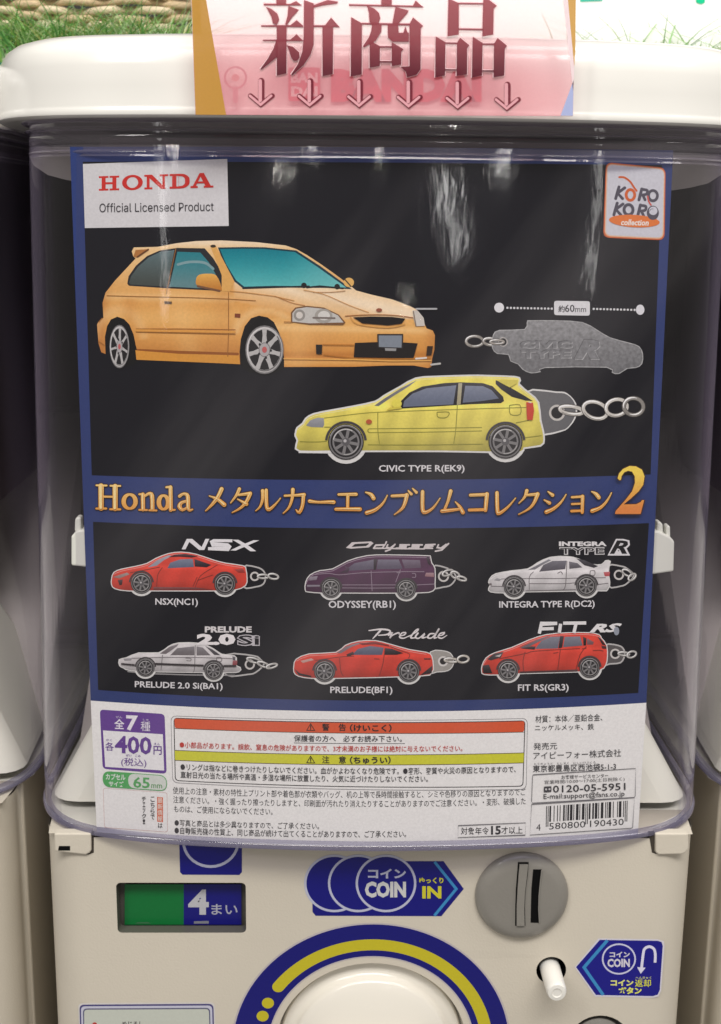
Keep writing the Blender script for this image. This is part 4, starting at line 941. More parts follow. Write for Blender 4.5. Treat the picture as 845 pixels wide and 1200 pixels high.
# red compact
keychain((555, 720), [(40, 268), (42, 240), (60, 206), (100, 182), (180, 157), (260, 122), (340, 97), (440, 88), (540, 88), (588, 97), (598, 112), (623, 146), (626, 200), (618, 238), (590, 260), (490, 268), (220, 276), (110, 282), (50, 280)], (206, 66, 52), [(162, 264, 48), (545, 250, 48)], 4.5,
    otab([(615, 146), (680, 146), (705, 165), (708, 195), (690, 226), (640, 232), (615, 232)], (665, 185), [(705, 185, 26, 8, 4), (742, 188, 22, 14, -20)], (92, 88, 88), rr=20),
    polys=[([(215, 157), (290, 122), (345, 102), (360, 102), (300, 132), (245, 160)], (110, 96, 102)), ([(222, 160), (270, 150), (292, 150), (286, 166)], (40, 32, 34)), ([(288, 162), (318, 124), (362, 105), (406, 103), (396, 160)], (110, 110, 122)), ([(406, 102), (424, 102), (416, 156), (398, 160)], (36, 30, 34)), ([(428, 105), (500, 103), (512, 146), (420, 154)], (108, 108, 120)), ([(514, 105), (530, 112), (528, 146), (516, 146)], (30, 26, 28)), ([(533, 112), (565, 130), (560, 142), (532, 142)], (120, 84, 88)), ([(582, 104), (596, 112), (622, 146), (604, 142)], (44, 30, 32)), ([(64, 210), (96, 184), (140, 176), (128, 202), (82, 216)], (62, 54, 56)), ([(100, 196), (132, 186), (122, 200)], (190, 184, 180)), ([(42, 240), (72, 236), (88, 276), (46, 276)], (34, 26, 28)), ([(600, 146), (624, 150), (624, 162), (604, 160)], (70, 26, 26)), ([(215, 268), (490, 258), (488, 268), (218, 276)], (70, 36, 36))],
    lines=[[(120, 208), (250, 182), (290, 172), (500, 160)], [(242, 176), (232, 220), (236, 268)], [(408, 160), (398, 240), (394, 268)], [(530, 150), (500, 190), (480, 262)], [(375, 182), (398, 178)], [(508, 162), (530, 158)], [(560, 170), (590, 168), (610, 172)]], label='picture of a red compact car keychain')

# ---------------- captions and model scripts
CW = (222, 220, 222)
a = art(lay=.0002)
for t_, x0, x1, yt, yb, dy, b_ in (('CIVIC TYPE R(EK9)', 444, 544.5, 545, 555, -.3, .02), ('NSX(NC1)', 182, 232, 701, 711, .4, .02), ('ODYSSEY(RB1)', 385, 464, 704, 715, -.3, .02), ('INTEGRA TYPE R(DC2)', 585, 697, 704.5, 714.5, -1.2, .02),
                               ('PRELUDE 2.0 Si(BA1)', 158, 261, 798, 807.5, 2.5, .02), ('PRELUDE(BF1)', 387, 460, 804.5, 814.5, 0, .02), ('FIT RS(GR3)', 607, 666.5, 802, 812, -.6, .02)):
    a.text(t_, x0, x1, yt, yb, CW, dy=dy, bold=b_)
a.build('car_captions', INK, poster)
a = art(lay=.0002)
a.fr = (125, 620, 4.005)
W0 = (232, 230, 232)
a.poly([(352, 95), (376, 46), (402, 46), (446, 84), (464, 46), (482, 46), (458, 98), (434, 98), (388, 60), (370, 95)], W0)
a.stroke([(590, 55), (502, 54), (492, 60), (496, 72), (570, 74), (578, 82), (572, 92), (476, 92)], 14, W0, 0, cap=False)
a.poly([(590, 50), (618, 50), (650, 68), (690, 52), (716, 53), (664, 76), (702, 104), (674, 104), (646, 84), (606, 101), (580, 100), (632, 75)], W0)
a.fr = (350, 620, 4.005); W1 = (214, 206, 206)
a.poly([(222, 88), (250, 62), (340, 58), (352, 66), (330, 86), (245, 92)], W1, holes=[[(248, 84), (264, 70), (328, 66), (330, 70), (316, 80)]])
for st in ([(352, 90), (362, 76), (405, 74), (412, 60)], [(352, 90), (392, 90), (404, 74)], [(418, 74), (412, 86), (430, 90), (450, 74)], [(452, 72), (430, 96), (408, 104)], [(520, 74), (474, 74), (472, 80), (508, 82), (504, 90), (458, 90)], [(580, 74), (532, 74), (530, 80), (568, 82), (564, 90), (518, 90)],
           [(640, 72), (596, 74), (586, 88), (628, 90)], [(592, 81), (630, 80)], [(656, 74), (650, 86), (668, 90), (692, 72)], [(704, 68), (672, 98), (642, 104)]): a.stroke(st, 7.5, W1, 0)
a.stroke([(385, 90), (470, 92), (590, 93)], 6, W1)
a.text('INTEGRA', 655, 711, 634.5, 640, (226, 224, 224), bold=.05)
a.text('TYPE', 655.5, 708.5, 641.2, 650.2, (206, 204, 204), dy=-.2, bold=.055); a.text('TYPE', 656.3, 707.7, 642.2, 649.2, (22, 20, 24), dy=-.2, bold=.0)
a.text('R', 712, 738.5, 631.5, 651, (222, 220, 222), bold=.12, shear=.35); a.text('R', 714.5, 736, 633.3, 649, (20, 18, 22), bold=.03, shear=.35)
a.text('PRELUDE', 240, 295, 734, 741.3, (218, 214, 214), bold=.045)
a.text('2.0', 230.5, 276, 742.5, 756, (236, 232, 232), bold=.06); a.text('Si', 277.5, 305, 743.5, 757, (196, 192, 196), bold=.08); a.text('Si', 279, 303.8, 744.6, 755.8, (20, 18, 24), bold=.015)
a.fr = (340, 720, 4.005); W2 = (228, 222, 222)
for st in ([(370, 76, 5), (420, 70, 8), (455, 72, 8), (470, 80, 8), (455, 94, 7), (415, 98, 5)], [(425, 74, 9), (405, 96, 8), (388, 114, 4)], [(462, 98, 7), (478, 86, 8), (468, 112, 6), (480, 98, 6), (508, 86, 7), (512, 92, 5)],
           [(512, 102, 4), (536, 96, 6), (542, 86, 7), (524, 88, 6), (514, 106, 7), (532, 112, 6), (560, 100, 4)], [(556, 104, 4), (590, 84, 6), (602, 70, 7), (588, 76, 6), (566, 108, 8), (584, 110, 5)], [(600, 88, 8), (588, 106, 8), (604, 112, 6), (632, 90, 7), (620, 110, 8), (640, 106, 4)],
           [(676, 90, 6), (656, 92, 7), (646, 108, 8), (664, 110, 6), (688, 86, 6), (700, 66, 8), (676, 108, 8), (690, 108, 4)], [(692, 102, 4), (716, 96, 6), (724, 86, 7), (704, 90, 6), (696, 106, 7), (712, 112, 6), (736, 98, 3)]): a.stroke(st, 8, W2, 4)
a.fr = (0, 0, 1)
FW = (232, 230, 230)
for st in ([(632, 742.5), (634.5, 731), (653, 730.5)], [(633.5, 737), (649, 736.5)], [(657, 731), (655.5, 741.5)], [(660, 730.3), (687, 730)], [(675, 731), (672.5, 742)]): a.stroke(st, 3.8, FW, 0, cap=False)
a.text('RS', 690.5, 729, 731.2, 741.5, FW, dy=-1, bold=.045, shear=.4)
a.disc(722.5, 739.5, 3.2, (150, 156, 168), 5)
a.build('model_lettering', INK, poster)

# ---------------- gold title
a = art(105, 550, 4.005, .0001)
def gold(x, y):
    t = (y-566)/38; return mixc((250, 214, 136), (228, 150, 62), t)
T1 = []   # (frame, strokes)
T1.append(((105, 550, 4.005), [[(54, 78, 23), (54, 182, 23)], [(120, 80, 22), (120, 184, 22)], [(32, 75, 7), (80, 76, 7)], [(32, 184, 8), (78, 184, 8)], [(98, 77, 7), (144, 78, 7)], [(97, 187, 8), (144, 188, 8)], [(60, 128, 8), (118, 129, 8)],
    'o 188 151 28 33', [(250, 118, 17), (251, 188, 17)], [(234, 117, 8), (250, 116, 8)], [(233, 190, 7), (270, 191, 7)], [(256, 128, 8), (278, 114, 12), (293, 124, 17), (295, 188, 17)], [(280, 192, 7), (314, 193, 7)],
    'c 347 155 22 32', [(380, 84, 16), (381, 190, 17)], [(360, 84, 8), (382, 82, 10)], [(380, 191, 8), (400, 190, 7)],
    [(422, 126, 13), (440, 115, 10), (458, 120, 15), (462, 140, 17), (463, 180, 16), (470, 192, 10), (483, 188, 6)], [(460, 148, 9), (432, 156, 13), (422, 174, 18), (436, 190, 12), (460, 178, 8)],
    [(620, 92, 17), (602, 130, 16), (575, 165, 12), (545, 195, 4)], [(562, 125, 4), (600, 140, 14), (632, 166, 19)],
    [(703, 92, 14), (690, 120, 11), (662, 158, 4)], [(700, 120, 9), (752, 113, 14)], [(754, 113, 16), (737, 150, 14), (710, 180, 10), (670, 203, 4)], [(695, 140, 5), (736, 163, 16)],
    [(812, 100, 14), (812, 140, 12), (800, 175, 8), (780, 195, 3)]]))
T1.append(((310, 550, 4.005), [[(8, 98, 14), (10, 172, 15), (22, 188, 14), (50, 165, 8), (76, 135, 3)],
    [(95, 124, 9), (140, 122, 9), (186, 119, 15)], [(183, 119, 15), (178, 170, 14), (163, 202, 13), (148, 190, 4)], [(133, 95, 16), (130, 135, 12), (115, 178, 9), (88, 207, 3)],
    [(212, 149, 15), (250, 154, 10), (298, 153, 13), (325, 154, 16)], [(348, 118, 10), (430, 117, 14)], [(391, 118, 13), (390, 185, 13)], [(335, 187, 13), (448, 187, 17)],
    [(475, 108, 5), (500, 118, 15), (512, 136, 17)], [(480, 204, 17), (520, 190, 14), (555, 160, 9), (577, 122, 3)],
    [(598, 125, 11), (668, 122, 13)], [(668, 120, 17), (660, 155, 15), (645, 185, 11), (610, 213, 3)], [(675, 100, 5), (689, 116, 12)], [(695, 90, 5), (713, 108, 12)],
    [(742, 105, 15), (742, 185, 16), (754, 202, 14), (790, 182, 9), (825, 135, 3)]]))
T1.append(((510, 535, 4.005), [[(73, 162, 16), (60, 210, 11), (45, 246, 11)], [(32, 256, 15), (80, 251, 13), (118, 246, 9)], [(95, 213, 4), (115, 235, 13), (130, 262, 17)],
    [(165, 181, 12), (243, 178, 13)], [(243, 176, 17), (236, 252, 15)], [(160, 251, 12), (238, 249, 12)], [(290, 170, 15), (292, 250, 16), (301, 266, 14), (340, 238, 9), (378, 195, 3)],
    [(430, 160, 15), (420, 190, 10), (393, 220, 3)], [(425, 181, 9), (480, 177, 14)], [(481, 176, 17), (465, 215, 13), (440, 245, 9), (392, 272, 3)],
    [(530, 165, 5), (551, 181, 15)], [(512, 204, 5), (536, 218, 15)], [(522, 260, 17), (555, 245, 13), (590, 215, 9), (615, 178, 3)],
    [(642, 191, 9), (690, 188, 10)], [(692, 187, 15), (690, 262, 13)], [(642, 223, 8), (688, 221, 8)], [(640, 256, 11), (688, 254, 9)],
    [(735, 165, 5), (755, 176, 15), (768, 192, 17)], [(737, 255, 17), (775, 240, 13), (805, 210, 9), (828, 170, 3)]]))
for pas, dw, col in ((0, 9, (72, 44, 30)), (1, 1.5, gold), (2, -9, (250, 226, 160))):
    for frm, sts in T1:
        a.fr = frm
        for st in sts:
            if isinstance(st, str):
                kx, cx, cy, rx, ry = st.split(); cx, cy, rx, ry = map(float, (cx, cy, rx, ry))
                if pas == 2: continue
                pts = [(cx+rx*cos(t), cy+ry*sin(t), 9+10*abs(cos(t))+dw) for t in [2*pi*i/28 for i in range(28)]]
                a.stroke(pts, 10, col, closed=True, g=5)
            else:
                if pas == 2:
                    if max(p[2] for p in st) < 13: continue
                    a.stroke([(p[0]-2, p[1]-2, max(1.2, p[2]-11)) for p in st], 3, col, 3, g=16)
                else: a.stroke([(p[0], p[1], p[2]+dw) for p in st], 5, col, 3, g=5)
a.fr = (650, 535, 6.5)
two = [(480, 165), (490, 130), (520, 95), (570, 72), (620, 75), (665, 100), (685, 150), (675, 215), (640, 265), (580, 320), (525, 365), (620, 363), (655, 347), (665, 332), (682, 332), (655, 437), (460, 437), (465, 415), (540, 330), (590, 265), (612, 200), (610, 150), (590, 115), (560, 108), (530, 120), (510, 150), (505, 178), (492, 180)]
a.stroke(two, 13, (74, 46, 34), closed=True); a.poly(two, lambda x, y: mixc((248, 216, 90), (226, 136, 70), (y-555)/42), g=5)
a.build('title_lettering', INK, poster, 'gold title lettering on the blue band')

# ---------------- bottom panel
INKK = (52, 50, 54); PUR = (106, 70, 150)
a = art(110, 825, 7.5)
P = lambda X, Y: a.tr((X, Y))
a.quadpanel(P(52, 48), P(622, 88), P(640, 614), P(78, 570), PUR, bow=False, r=5)
a.poly([(80, 232), (606, 266), (618, 585), (100, 552)], (240, 239, 240))
for t_, x0, x1, yt, yb, c_, b_ in (('ぜん', 192, 250, 104, 124, (200, 190, 215), .02), ('全', 180, 268, 130, 218, (236, 232, 240), .018), ('7', 284, 388, 98, 232, (238, 234, 242), .035), ('しゅ', 432, 482, 128, 146, (200, 190, 215), .02), ('種', 412, 496, 152, 236, (236, 232, 240), .0),
                               ('かく', 108, 158, 306, 326, PUR, .01), ('各', 100, 176, 334, 410, PUR, .008), ('400', 184, 508, 276, 432, PUR, .026), ('えん', 530, 580, 340, 360, PUR, .01), ('円', 524, 596, 368, 444, PUR, .014),
                               ('(税込)', 240, 462, 470, 552, PUR, .0), ('ぜい　こみ', 280, 412, 440, 462, PUR, .01)):
    a.text(t_, P(x0, 0)[0], P(x1, 0)[0], P(0, yt)[1], P(0, yb)[1], c_, dy=(x1-x0)*.045/7.5, bold=b_)
a.quadpanel(P(76, 588), P(640, 628), P(644, 768), P(80, 728), (88, 172, 98), bow=False, r=9)
a.quadpanel(P(300, 610), P(634, 634), P(638, 760), P(304, 738), (216, 222, 214), bow=False, r=8.2)
for t_, x0, x1, yt, yb, c_, b_ in (('カプセル', 104, 278, 610, 664, (222, 232, 222), .03), ('サイズ', 132, 262, 676, 724, (222, 232, 222), .03), ('65', 346, 492, 640, 736, (92, 168, 100), .02), ('mm', 504, 600, 704, 738, (110, 160, 110), .01)):
    a.text(t_, P(x0, 0)[0], P(x1, 0)[0], P(0, yt)[1], P(0, yb)[1], c_, dy=(x1-x0)*.04/7.5, bold=b_)
a.build('price_badge', INK, poster)
a = art(110, 825, 7.5); P = lambda X, Y: a.tr((X, Y))
a.quadpanel(P(80, 738), P(645, 778), P(650, 1128), P(92, 1088), (214, 184, 178), bow=False, r=3)
a.quadpanel(P(84, 742), P(641, 782), P(646, 1123), P(96, 1083), (241, 240, 238), bow=False, r=2.8)
a.poly([(556, 816), (608, 820), (608, 1040), (556, 1034)], (220, 110, 76))
def vtext(t_, xc, y0, y1, h, c_, b_=.015):
    n = len(t_); st = (y1-y0)/n
    for i, ch in enumerate(t_):
        yy = y0+st*i; wv = .62 if ch in '!ッェー' else 1
        if ch == 'ー': a.stroke([(xc, yy+4), (xc, yy+st-6)], 4, c_)
        else: a.text(ch, P(xc-h*wv/2, 0)[0], P(xc+h*wv/2, 0)[0], P(0, yy+2)[1], P(0, yy+st-4)[1], c_, bold=b_)
vtext('最新情報', 582, 822, 1036, 42, (240, 226, 214), .006); vtext('は', 584, 1044, 1094, 40, INKK)
vtext('こちらで', 516, 812, 1020, 36, INKK); vtext('チェック!', 440, 812, 1060, 38, INKK)
a.build('news_box', INK, poster)
# warning box
a = art(200, 840, 4.005); P = lambda X, Y: a.tr((X, Y))
a.quadpanel((200, 838.5), (618.5, 841.5), (617, 925.5), (202, 917.5), (150, 148, 150), r=7); a.quadpanel((200.7, 839.3), (617.8, 842.3), (616.3, 924.6), (202.7, 916.7), (243, 242, 239), r=6.6)
a.quadpanel((203.3, 841), (615.8, 844.2), (613.3, 921.8), (205, 915.2), (46, 44, 46), r=5); a.quadpanel((204.4, 842), (614.7, 845.2), (612.3, 920.8), (206, 914.2), (243, 242, 239), r=4.4)
a.quadpanel((204.4, 842), (614.7, 845.2), (614.2, 857.6), (204.8, 853.3), (222, 92, 54), r=2.5); a.quadpanel((204.8, 879.5), (613.9, 882.5), (613.5, 893.8), (205.2, 890.8), (214, 214, 58))
for yy0, yy1 in ((853.8, 858), (879.2, 882.2), (891.1, 894.1)): a.stroke(a.hedge((204.8, yy0), (614, yy1)), .5, (60, 40, 30), cap=False) if False else None
a.fr = (0, 0, 1)
for A__, B__ in (((204.8, 853.6), (614.2, 857.9)), ((204.8, 879.3), (614, 882.3)), ((205.2, 891), (613.6, 894))): a.stroke(a.hedge(A__, B__), .8, (90, 70, 50), cap=False)
for cy in (852.3, 890.3):
    a.stroke([(359.5, cy+3.6), (364, cy-4.2), (368.8, cy+3.8)], 1.1, (50, 36, 26), closed=True); a.stroke([(364.1, cy-2), (364.1, cy+1.2)], 1.2, (50, 36, 26)); a.disc(364.1, cy+2.5, .6, (50, 36, 26), n=8)
DK = (40, 34, 34)
RT = (196, 62, 54)
TX = [('警', 377.5, 386, 848, 856.5, 0, DK, .012), ('告', 397, 405.5, 848.2, 856.7, 0, DK, .014), ('（けいこく）', 410, 459, 848.5, 857.5, .2, DK, .03), ('注', 377.5, 386, 886, 894.5, 0, DK, .012), ('意', 397, 405.5, 886.2, 894.7, 0, DK, .012), ('（ちゅうい）', 410, 458, 886.3, 895.3, 0, DK, .03),
      ('保護者の方へ　必ずお読み下さい。', 344.5, 471, 861.3, 869, 0.6, INKK, .008),
      ('●小部品があります。誤飲、窒息の危険がありますので、3才未満のお子様には絶対に与えないでください。', 210.5, 542, 869, 876.4, 4.2, RT, .008),
      ('●リングは指などに巻きつけたりしないでください。血がかよわなくなり危険です。●変形、変質や火災の原因となりますので、', 211.5, 604.5, 894.6, 902.6, 2.8, INKK, .006),
      ('直射日光の当たる場所や高温・多湿な場所に放置したり、火気に近づけたりしないでください。', 211.5, 501.5, 903.8, 911.6, 5.0, INKK, .006)]
a2 = art()
TX2 = [('使用上の注意・素材の特性上プリント部や着色部が衣類やバッグ、机の上等で長時間接触すると、シミや色移りの原因となりますのでご', 202.5, 616, 922, 930.5, 1.8, INKK, .004),
      ('注意ください。・強く握ったり擦ったりしますと、印刷面が汚れたり消えたりすることがありますのでご注意ください。・変形、破損した', 203, 616, 932.6, 941, 1.9, INKK, .004),
      ('ものは、ご使用にならないでください。', 203.8, 319.5, 943.7, 952, 3.4, INKK, .004),
      ('●写真と商品とは多少異なりますので、ご了承ください。', 204.5, 374, 960.2, 968, 4.0, INKK, .006),
      ('●自動販売機の性質上、同じ商品が続けて出てくることがありますので、ご了承ください。', 204.5, 476, 969, 977.2, 4.2, INKK, .006),
      ('対象年令', 540, 573, 969.6, 978.2, -.2, INKK, .004), ('15', 575.5, 587, 968, 978.2, -.2, INKK, .03), ('才以上', 587.5, 612.5, 968.8, 977.4, -.3, INKK, .004),
      ('材質：本体／亜鉛合金、', 627.5, 706, 838.6, 847, -2.2, INKK, .002), ('ニッケルメッキ、鉄', 627, 696, 849.2, 856.6, -1.4, INKK, .002), ('発売元', 625.3, 653, 870.6, 878.8, -.6, INKK, .0),
      ('アイピーフォー株式会社', 625, 728, 881.3, 890.2, -3.6, INKK, .0), ('とうきょうと　としまく　にしいけぶくろ', 626, 698, 894, 896.6, -2.0, (90, 88, 90), .0), ('東京都豊島区西池袋5-1-3', 624.5, 722, 896.8, 905, -3.0, INKK, .006),
      ('お客様サービスセンター', 658, 713, 908.4, 913.2, -2.0, INKK, .004), ('営業時間/10:00〜17:00(土日祝除く)', 638, 732, 914.4, 919.6, -4, (80, 78, 80), .0), ('0120-05-5951', 648, 733, 920.6, 929.0, -3.3, INKK, .008), ('E-mail:support@fans.co.jp', 637, 732, 930.2, 938.2, -3.6, INKK, .004)]
a.text('警', 377.5, 386, 848, 856.5, DK, bold=.03) if False else None
a.stroke(a.hedge((344.5, 870.6), (474.5, 871.4)), .6, INKK, cap=False)
for t_, x0, x1, yt, yb, dy, c_, b_ in TX: a.text(t_, x0, x1, yt, yb, c_, dy=dy, bold=b_)
a.build('warning_box', INK, poster)
for t_, x0, x1, yt, yb, dy, c_, b_ in TX2: a2.text(t_, x0, x1, yt, yb, c_, dy=dy, bold=b_)
GY = (110, 108, 112)
def frame_px(a, pts, wd, c_): a.stroke(pts, wd, c_, closed=True, cap=False)
frame_px(a2, [(537, 967.5), (616, 964.2), (615.5, 978.6), (536.5, 981.5)], .7, GY)
a2.stroke([(624.5, 908), (745, 900.5), (744.5, 933), (743, 934.5), (624, 941), (623, 939), (624, 911)], .7, GY, closed=True, cap=False)
a2.stroke([(623, 942.5), (743.5, 934.8), (741.5, 969.5), (740, 970.5), (621, 978.5)], .7, GY, closed=True, cap=False)
a2.quadpanel((637.5, 921.8), (646.3, 921.3), (646.2, 928), (637.3, 928.6), (74, 72, 76), bow=False, r=1); a2.disc(640, 925, 1.2, (210, 208, 208), n=10); a2.disc(644, 924.8, 1.2, (210, 208, 208), n=10)
a2.build('small_print', INK, poster)
# barcode: the bars of the number under it
a = art()
Lc = ['0001101', '0011001', '0010011', '0111101', '0100011', '0110001', '0101111', '0111011', '0110111', '0001011']
Gc = ['0100111', '0110011', '0011011', '0100001', '0011101', '0111001', '0000101', '0010001', '0001001', '0010111']
Rc = [''.join('1' if c == '0' else '0' for c in q_) for q_ in Lc]
par = 'LGLLGG'; left, right = '580800', '190430'
bits = '101'+''.join((Lc if p_ == 'L' else Gc)[int(d_)] for p_, d_ in zip(par, left))+'01010'+''.join(Rc[int(d_)] for d_ in right)+'101'
x0, x1 = 640.0, 735.5; mw = (x1-x0)/95; i = 0
while i < 95:
    if bits[i] == '1':
        j = i
        while j < 95 and bits[j] == '1': j += 1
        xa, xb = x0+i*mw, x0+j*mw; guard = i < 3 or i > 91 or 45 <= i < 50
        yt = lambda x: 944.8-(x-640)*.067; yb_ = lambda x: (969.0 if guard else 963.4)-(x-640)*.067
        a.raw([[(xa, yt(xa)), (xb, yt(xb)), (xb-.4, yb_(xb)), (xa-.4, yb_(xa))]], (44, 42, 46), 0); a.n = 1; i = j
    else: i += 1
for t_, xa, xb, yy in (('4', 628.5, 633.5, 973.5), ('580800', 643.5, 686, 972.2), ('190430', 691.5, 731, 969.2)): a.text(t_, xa, xb, yy-7.6, yy, INKK, dy=-(xb-xa)*.06, bold=.0)
a.build('barcode', INK, poster)

# ================================================================== THE PINK SIGN
YP = -.0165
sign = empty('counter_sign', (MX, YP, EYE+.0377))
tag(sign, 'pink translucent acrylic sign with maroon characters and down arrows against the lid', 'sign')
a = Art(on_plane(YP), .0000)
pk = lambda x, y: mixc(mixc((246, 222, 226), (244, 158, 170), (y-5)/85), (246, 236, 238), max(0, (x-560)/110)*max(0, 1-y/120))
Q = [(222, -60), (676, -60), (671.5, 136), (229, 134.5)]
a.poly([(222, -60), (676, -60), (671.5, 136), (229, 134.5)], pk, g=8)
a.build('sign_sheet', ACRYL, sign)
W = [U(*p, YP) for p in Q]; n = 4
V = [(p[0], YP+.0003, p[2]) for p in W]+[(p[0], YP+.0022, p[2]) for p in W]
mobj('sign_edge', V, [(i, (i+1) % 4, (i+1) % 4+4, i+4) for i in range(4)], clear_mat('clear acrylic edge', (.9, .8, .82), .1, .0001, .05, .3, (.8, .6, .62)), sign)
a = Art(on_plane(YP), .0002)
OC = (190, 142, 62)
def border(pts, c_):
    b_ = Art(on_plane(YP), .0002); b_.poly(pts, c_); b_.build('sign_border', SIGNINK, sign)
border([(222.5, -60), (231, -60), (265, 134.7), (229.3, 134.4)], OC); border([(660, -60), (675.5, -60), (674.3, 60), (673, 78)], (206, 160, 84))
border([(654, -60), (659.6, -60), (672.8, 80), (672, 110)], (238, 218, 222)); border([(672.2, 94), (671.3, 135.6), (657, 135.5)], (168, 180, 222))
a = Art(on_plane(YP), .0003, (290, 0, 5.0))
ma = lambda x, y: mixc(mixc((158, 78, 86), (140, 62, 72), y/50), (92, 30, 44), (y-48)/40)
G = [[(170, -60), (226, -60), (226, 24), (170, 24)], [(95, 21), (250, 23), (285, 6), (318, 31), (95, 31)], [(108, 40), (140, 52), (175, 80), (186, 115), (172, 146), (150, 137), (140, 95), (122, 62)], [(240, 34), (302, 58), (285, 76), (262, 100), (230, 148), (222, 142), (236, 90)],
     [(80, 148), (252, 147), (288, 118), (326, 150), (326, 158), (80, 156)], [(90, 232), (252, 231), (288, 200), (320, 232), (330, 240), (90, 239)], [(172, 156), (229, 156), (229, 430), (172, 443)], [(172, 236), (172, 335), (130, 370), (80, 410), (76, 403), (118, 345), (152, 285), (168, 238)],
     [(230, 264), (268, 274), (303, 306), (306, 335), (292, 356), (270, 356), (255, 335), (245, 300)], [(332, 0), (388, 20), (388, 262), (370, 320), (332, 378), (262, 442), (256, 436), (296, 375), (322, 300), (330, 210)],
     [(388, 30), (470, 0), (532, 10), (524, 20), (450, 30), (388, 44)], [(388, 148), (455, 148), (490, 103), (540, 158), (388, 158)], [(440, 158), (501, 158), (501, 434), (440, 446)],
     [(595, 25), (970, 33), (985, 3), (1030, 42), (595, 33)], [(785, -60), (845, -60), (845, 28), (785, 27)], [(700, 34), (740, 48), (770, 75), (778, 105), (768, 138), (745, 142), (716, 130), (712, 70)], [(868, 40), (945, 62), (936, 78), (885, 137), (850, 137)],
     [(608, 100), (670, 136), (670, 436), (605, 448)], [(670, 134), (952, 138), (952, 148), (670, 143)], [(950, 140), (970, 102), (1030, 152), (1015, 166), (1015, 405), (992, 438), (935, 453), (928, 420), (895, 390), (950, 388)],
     [(730, 144), (786, 146), (784, 185), (752, 238), (682, 278), (676, 271), (712, 218), (726, 180)], [(822, 146), (883, 146), (886, 192), (946, 192), (946, 244), (850, 244), (824, 220)], [(914, 195), (925, 153), (940, 195)],
     [(716, 236), (776, 270), (776, 386), (716, 397)], [(776, 270), (846, 270), (846, 279), (776, 279)], [(845, 246), (916, 288), (902, 302), (901, 378), (845, 388)], [(776, 357), (846, 357), (846, 367), (776, 367)],
     [(1178, -10), (1238, 18), (1238, 203), (1173, 213)], [(1238, 16), (1382, 18), (1382, 25), (1238, 24)], [(1382, 0), (1400, -12), (1462, 34), (1442, 50), (1440, 202), (1377, 214)], [(1238, 166), (1378, 168), (1378, 176), (1238, 175)],
     [(1103, 213), (1160, 246), (1158, 442), (1100, 454)], [(1160, 248), (1230, 249), (1230, 257), (1160, 256)], [(1228, 250), (1246, 220), (1302, 266), (1287, 282), (1287, 436), (1225, 445)], [(1158, 404), (1226, 405), (1226, 413), (1158, 412)],
     [(1320, 215), (1378, 250), (1375, 442), (1315, 455)], [(1378, 254), (1446, 254), (1446, 263), (1378, 262)], [(1445, 255), (1466, 222), (1522, 268), (1508, 285), (1505, 442), (1442, 454)], [(1376, 411), (1443, 411), (1443, 420), (1376, 419)]]
for g_ in G: a.stroke(g_, 7, (240, 206, 210), closed=True)
for g_ in G: a.poly(g_, ma, g=6)
a.build('sign_characters', SIGNINK, sign)
a = Art(on_plane(YP), .0003, (290, 0, 5.0))
for cx, y0 in ((78, 458), (365, 460), (655, 463), (945, 466), (1232, 472), (1520, 480)):
    for dx, wv, c_ in ((4, 36, (112, 34, 50)), (-3, 18, (226, 164, 172))):
        a.stroke([(cx+dx, y0+16), (cx+dx, y0+130)], wv if wv > 20 else 20, c_); a.stroke([(cx-62+dx*.5, y0+103), (cx+dx*.3, y0+155), (cx+64+dx, y0+103)], wv*.82, c_)
a.build('sign_arrows', SIGNINK, sign)

# ================================================================== BEHIND AND BELOW
# floor of the rack the machines stand on
v, f = box_geo(-1.2, 1.2, -.25, .75, -.03, .012); st = mobj('stand', v, f, pmat('grey rack shelf', (.30, .29, .27), .5), None); tag(st, kind='structure')
v, f = box_geo(-1.5, 1.5, .74, .76, -.03, EYE+.6); o = mobj('back_wall', v, f, pmat('dark back panel', (.03, .026, .024), .7), None); tag(o, kind='structure')
# display ledge with artificial turf above and behind the lids
YT = .335
zt_ = lambda px, py: U(px, py, YT)[2]
z_turf = zt_(60, 74)
v, f = box_geo(-.55, .62, YT+.004, .70, z_turf-.03, z_turf-.006); o = mobj('display_ledge', v, f, pmat('dark ledge board', (.02, .018, .016), .6), None); tag(o, kind='structure')
v, f = box_geo(-.55, .62, YT, .70, z_turf-.006, z_turf); o = mobj('turf_backing', v, f, pmat('teal turf backing', (.015, .20, .13), .7, .3, .5, 400, .5, 300), None)
tag(o, kind='structure')
GM = bpy.data.materials.new('artificial grass'); GM.use_nodes = True
nt = GM.node_tree; b_ = nt.nodes['Principled BSDF']; at = nt.nodes.new('ShaderNodeAttribute'); at.attribute_name = 'ink'; nt.links.new(at.outputs['Color'], b_.inputs['Base Color']); b_.inputs['Roughness'].default_value = .35
V = []; F = []; Cc = []
def blade(x, y, z, h, wv, lean, az, col):
    dx, dy = cos(az), sin(az); n = len(V); ks = 4
    for i in range(ks+1):
        t = i/ks; px_ = x+dx*lean*t*t; py_ = y+dy*lean*t*t; pz = z+h*(t-.25*t*t*min(1, lean/h)); ww = wv*(1-t*.85)
        V.append((px_-ww*.8, py_+ww*.4*random.uniform(-1, 1), pz)); V.append((px_+ww*.8, py_, pz)); Cc.extend([col, col])
    for i in range(ks): F.append((n+2*i, n+2*i+1, n+2*i+3, n+2*i+2))
greens = [(.22, .50, .14), (.50, .60, .38), (.10, .30, .05), (.16, .38, .08), (.07, .24, .05), (.28, .46, .16), (.45, .55, .30), (.20, .42, .07), (.38, .42, .12)]
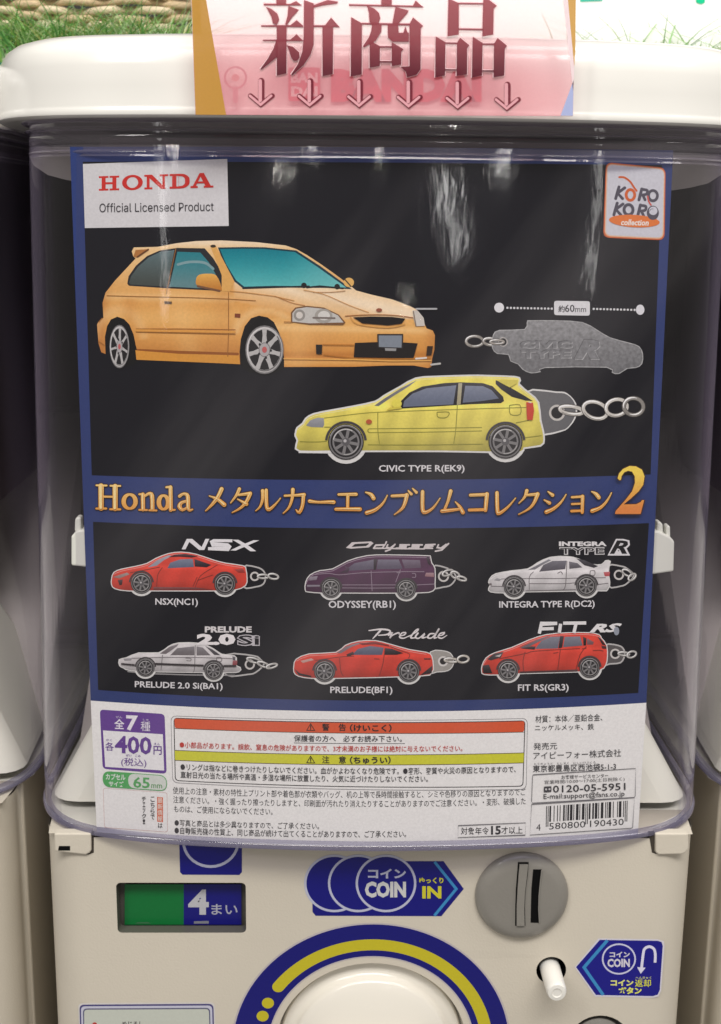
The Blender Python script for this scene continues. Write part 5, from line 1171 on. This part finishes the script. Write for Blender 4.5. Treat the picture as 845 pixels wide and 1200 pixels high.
for i in range(11000):
    x = random.uniform(-.40, .44); y = YT+abs(random.gauss(0, .010))+random.uniform(0, .02)
    dens = 1 if x < .12 else .6
    if random.random() > dens: continue
    h = random.uniform(.014, .042)*random.choice((1, 1, 1.2)) if x < .12 else random.uniform(.010, .026)
    if x > .12 and random.random() < .06: h = random.uniform(.03, .05)
    if -.10 < x < .135: h = min(h, random.uniform(.004, .011))
    blade(x, y, z_turf-.001, h, random.uniform(.0005, .0012), random.uniform(.3, 1.9)*h, random.uniform(0, 2*pi), random.choice(greens))
for i in range(900):   # blades hanging over the front edge
    x = random.uniform(-.40, .44); blade(x, YT-.001, z_turf-.003, random.uniform(.001, .008), random.uniform(.0004, .0008), random.uniform(.003, .012), random.uniform(pi, 2*pi), random.choice(greens))
me = bpy.data.meshes.new('grass'); me.from_pydata(V, [], F); at = me.attributes.new('ink', 'FLOAT_COLOR', 'POINT')
at.data.foreach_set('color', np.array([(*c_, 1) for c_ in Cc], np.float32).ravel()); me.materials.append(GM)
o = bpy.data.objects.new('grass', me); COL.objects.link(o); tag(o, 'artificial grass blades on the ledge behind the machine lids', 'grass', kind='stuff')
# wicker basket: thick twisted strands in rows round stakes
bk = empty('wicker_basket', (-.10, .43, z_turf))
tag(bk, 'tan wicker basket standing in the artificial grass above the left side of the lid', 'basket')
WK = [pmat('tan wicker', (.62, .47, .29), .6, .3, .8, 500, .35, 120), pmat('pale wicker', (.74, .61, .42), .6, .3, .8, 500, .35, 120)]
def tube(path, r, seg=6):
    V = []; F = []
    for i, p in enumerate(path):
        a_ = Vector(path[max(0, i-1)]); b2 = Vector(path[min(len(path)-1, i+1)]); d_ = (b2-a_).normalized()
        u_ = d_.cross(Vector((0, 0, 1))).normalized(); v_ = u_.cross(d_)
        for k_ in range(seg): q_ = Vector(p)+(u_*cos(2*pi*k_/seg)+v_*sin(2*pi*k_/seg))*r; V.append(tuple(q_))
    for i in range(len(path)-1):
        for k_ in range(seg): F.append((i*seg+k_, i*seg+(k_+1) % seg, (i+1)*seg+(k_+1) % seg, (i+1)*seg+k_))
    return V, F
BR_, BCX, BCY = .19, -.165, .56
for row in range(15):
    zz = z_turf+.003+row*.0050
    path = []
    for i in range(0, 181):
        t = pi*1.02+pi*.96*i/180; rr = BR_+.0034*sin(t*34+row*pi)+.0006*sin(t*7+row*2.3); path.append((BCX+rr*cos(t), BCY+rr*sin(t), zz+.0011*sin(t*9+row)+.0006*sin(t*23+row*5)))
    o = mobj('strand', *tube(path, .0028), WK[row % 2], bk, True)
for i in range(13):
    t = pi*1.04+pi*.92*i/12
    o = mobj('stake', *tube([(BCX+(BR_)*cos(t), BCY+BR_*sin(t), z_turf), (BCX+BR_*cos(t), BCY+BR_*sin(t), z_turf+.08)], .0028), WK[0], bk, True)
# bright white display card with teal print on the right
YC = .356
card = empty('display_card', (.2, YC, z_turf)); tag(card, 'bright white display card with teal shapes behind the grass on the right', 'card')
a0 = U(236, 75, YC); a1 = U(1000, 75, YC)
v, f = box_geo(a0[0], a1[0], YC, YC+.004, z_turf-.001, z_turf+.14); mobj('card_board', v, f, pmat('white coated board', (.90, .90, .89), .4), card)
def cprint(pts, c_):
    b_ = Art(on_plane(YC), .0005); b_.poly(pts, c_); b_.build('printed_shape', VINYL, card)
cprint([(678, -40), (712, -40), (706, 1), (680, 2)], (60, 190, 160)); cprint([(812, -40), (830, -40), (826, 3), (822, 5), (816, 3)], (20, 190, 140)); cprint([(770, -60), (790, -60), (788, -20), (775, -20)], (220, 100, 140))
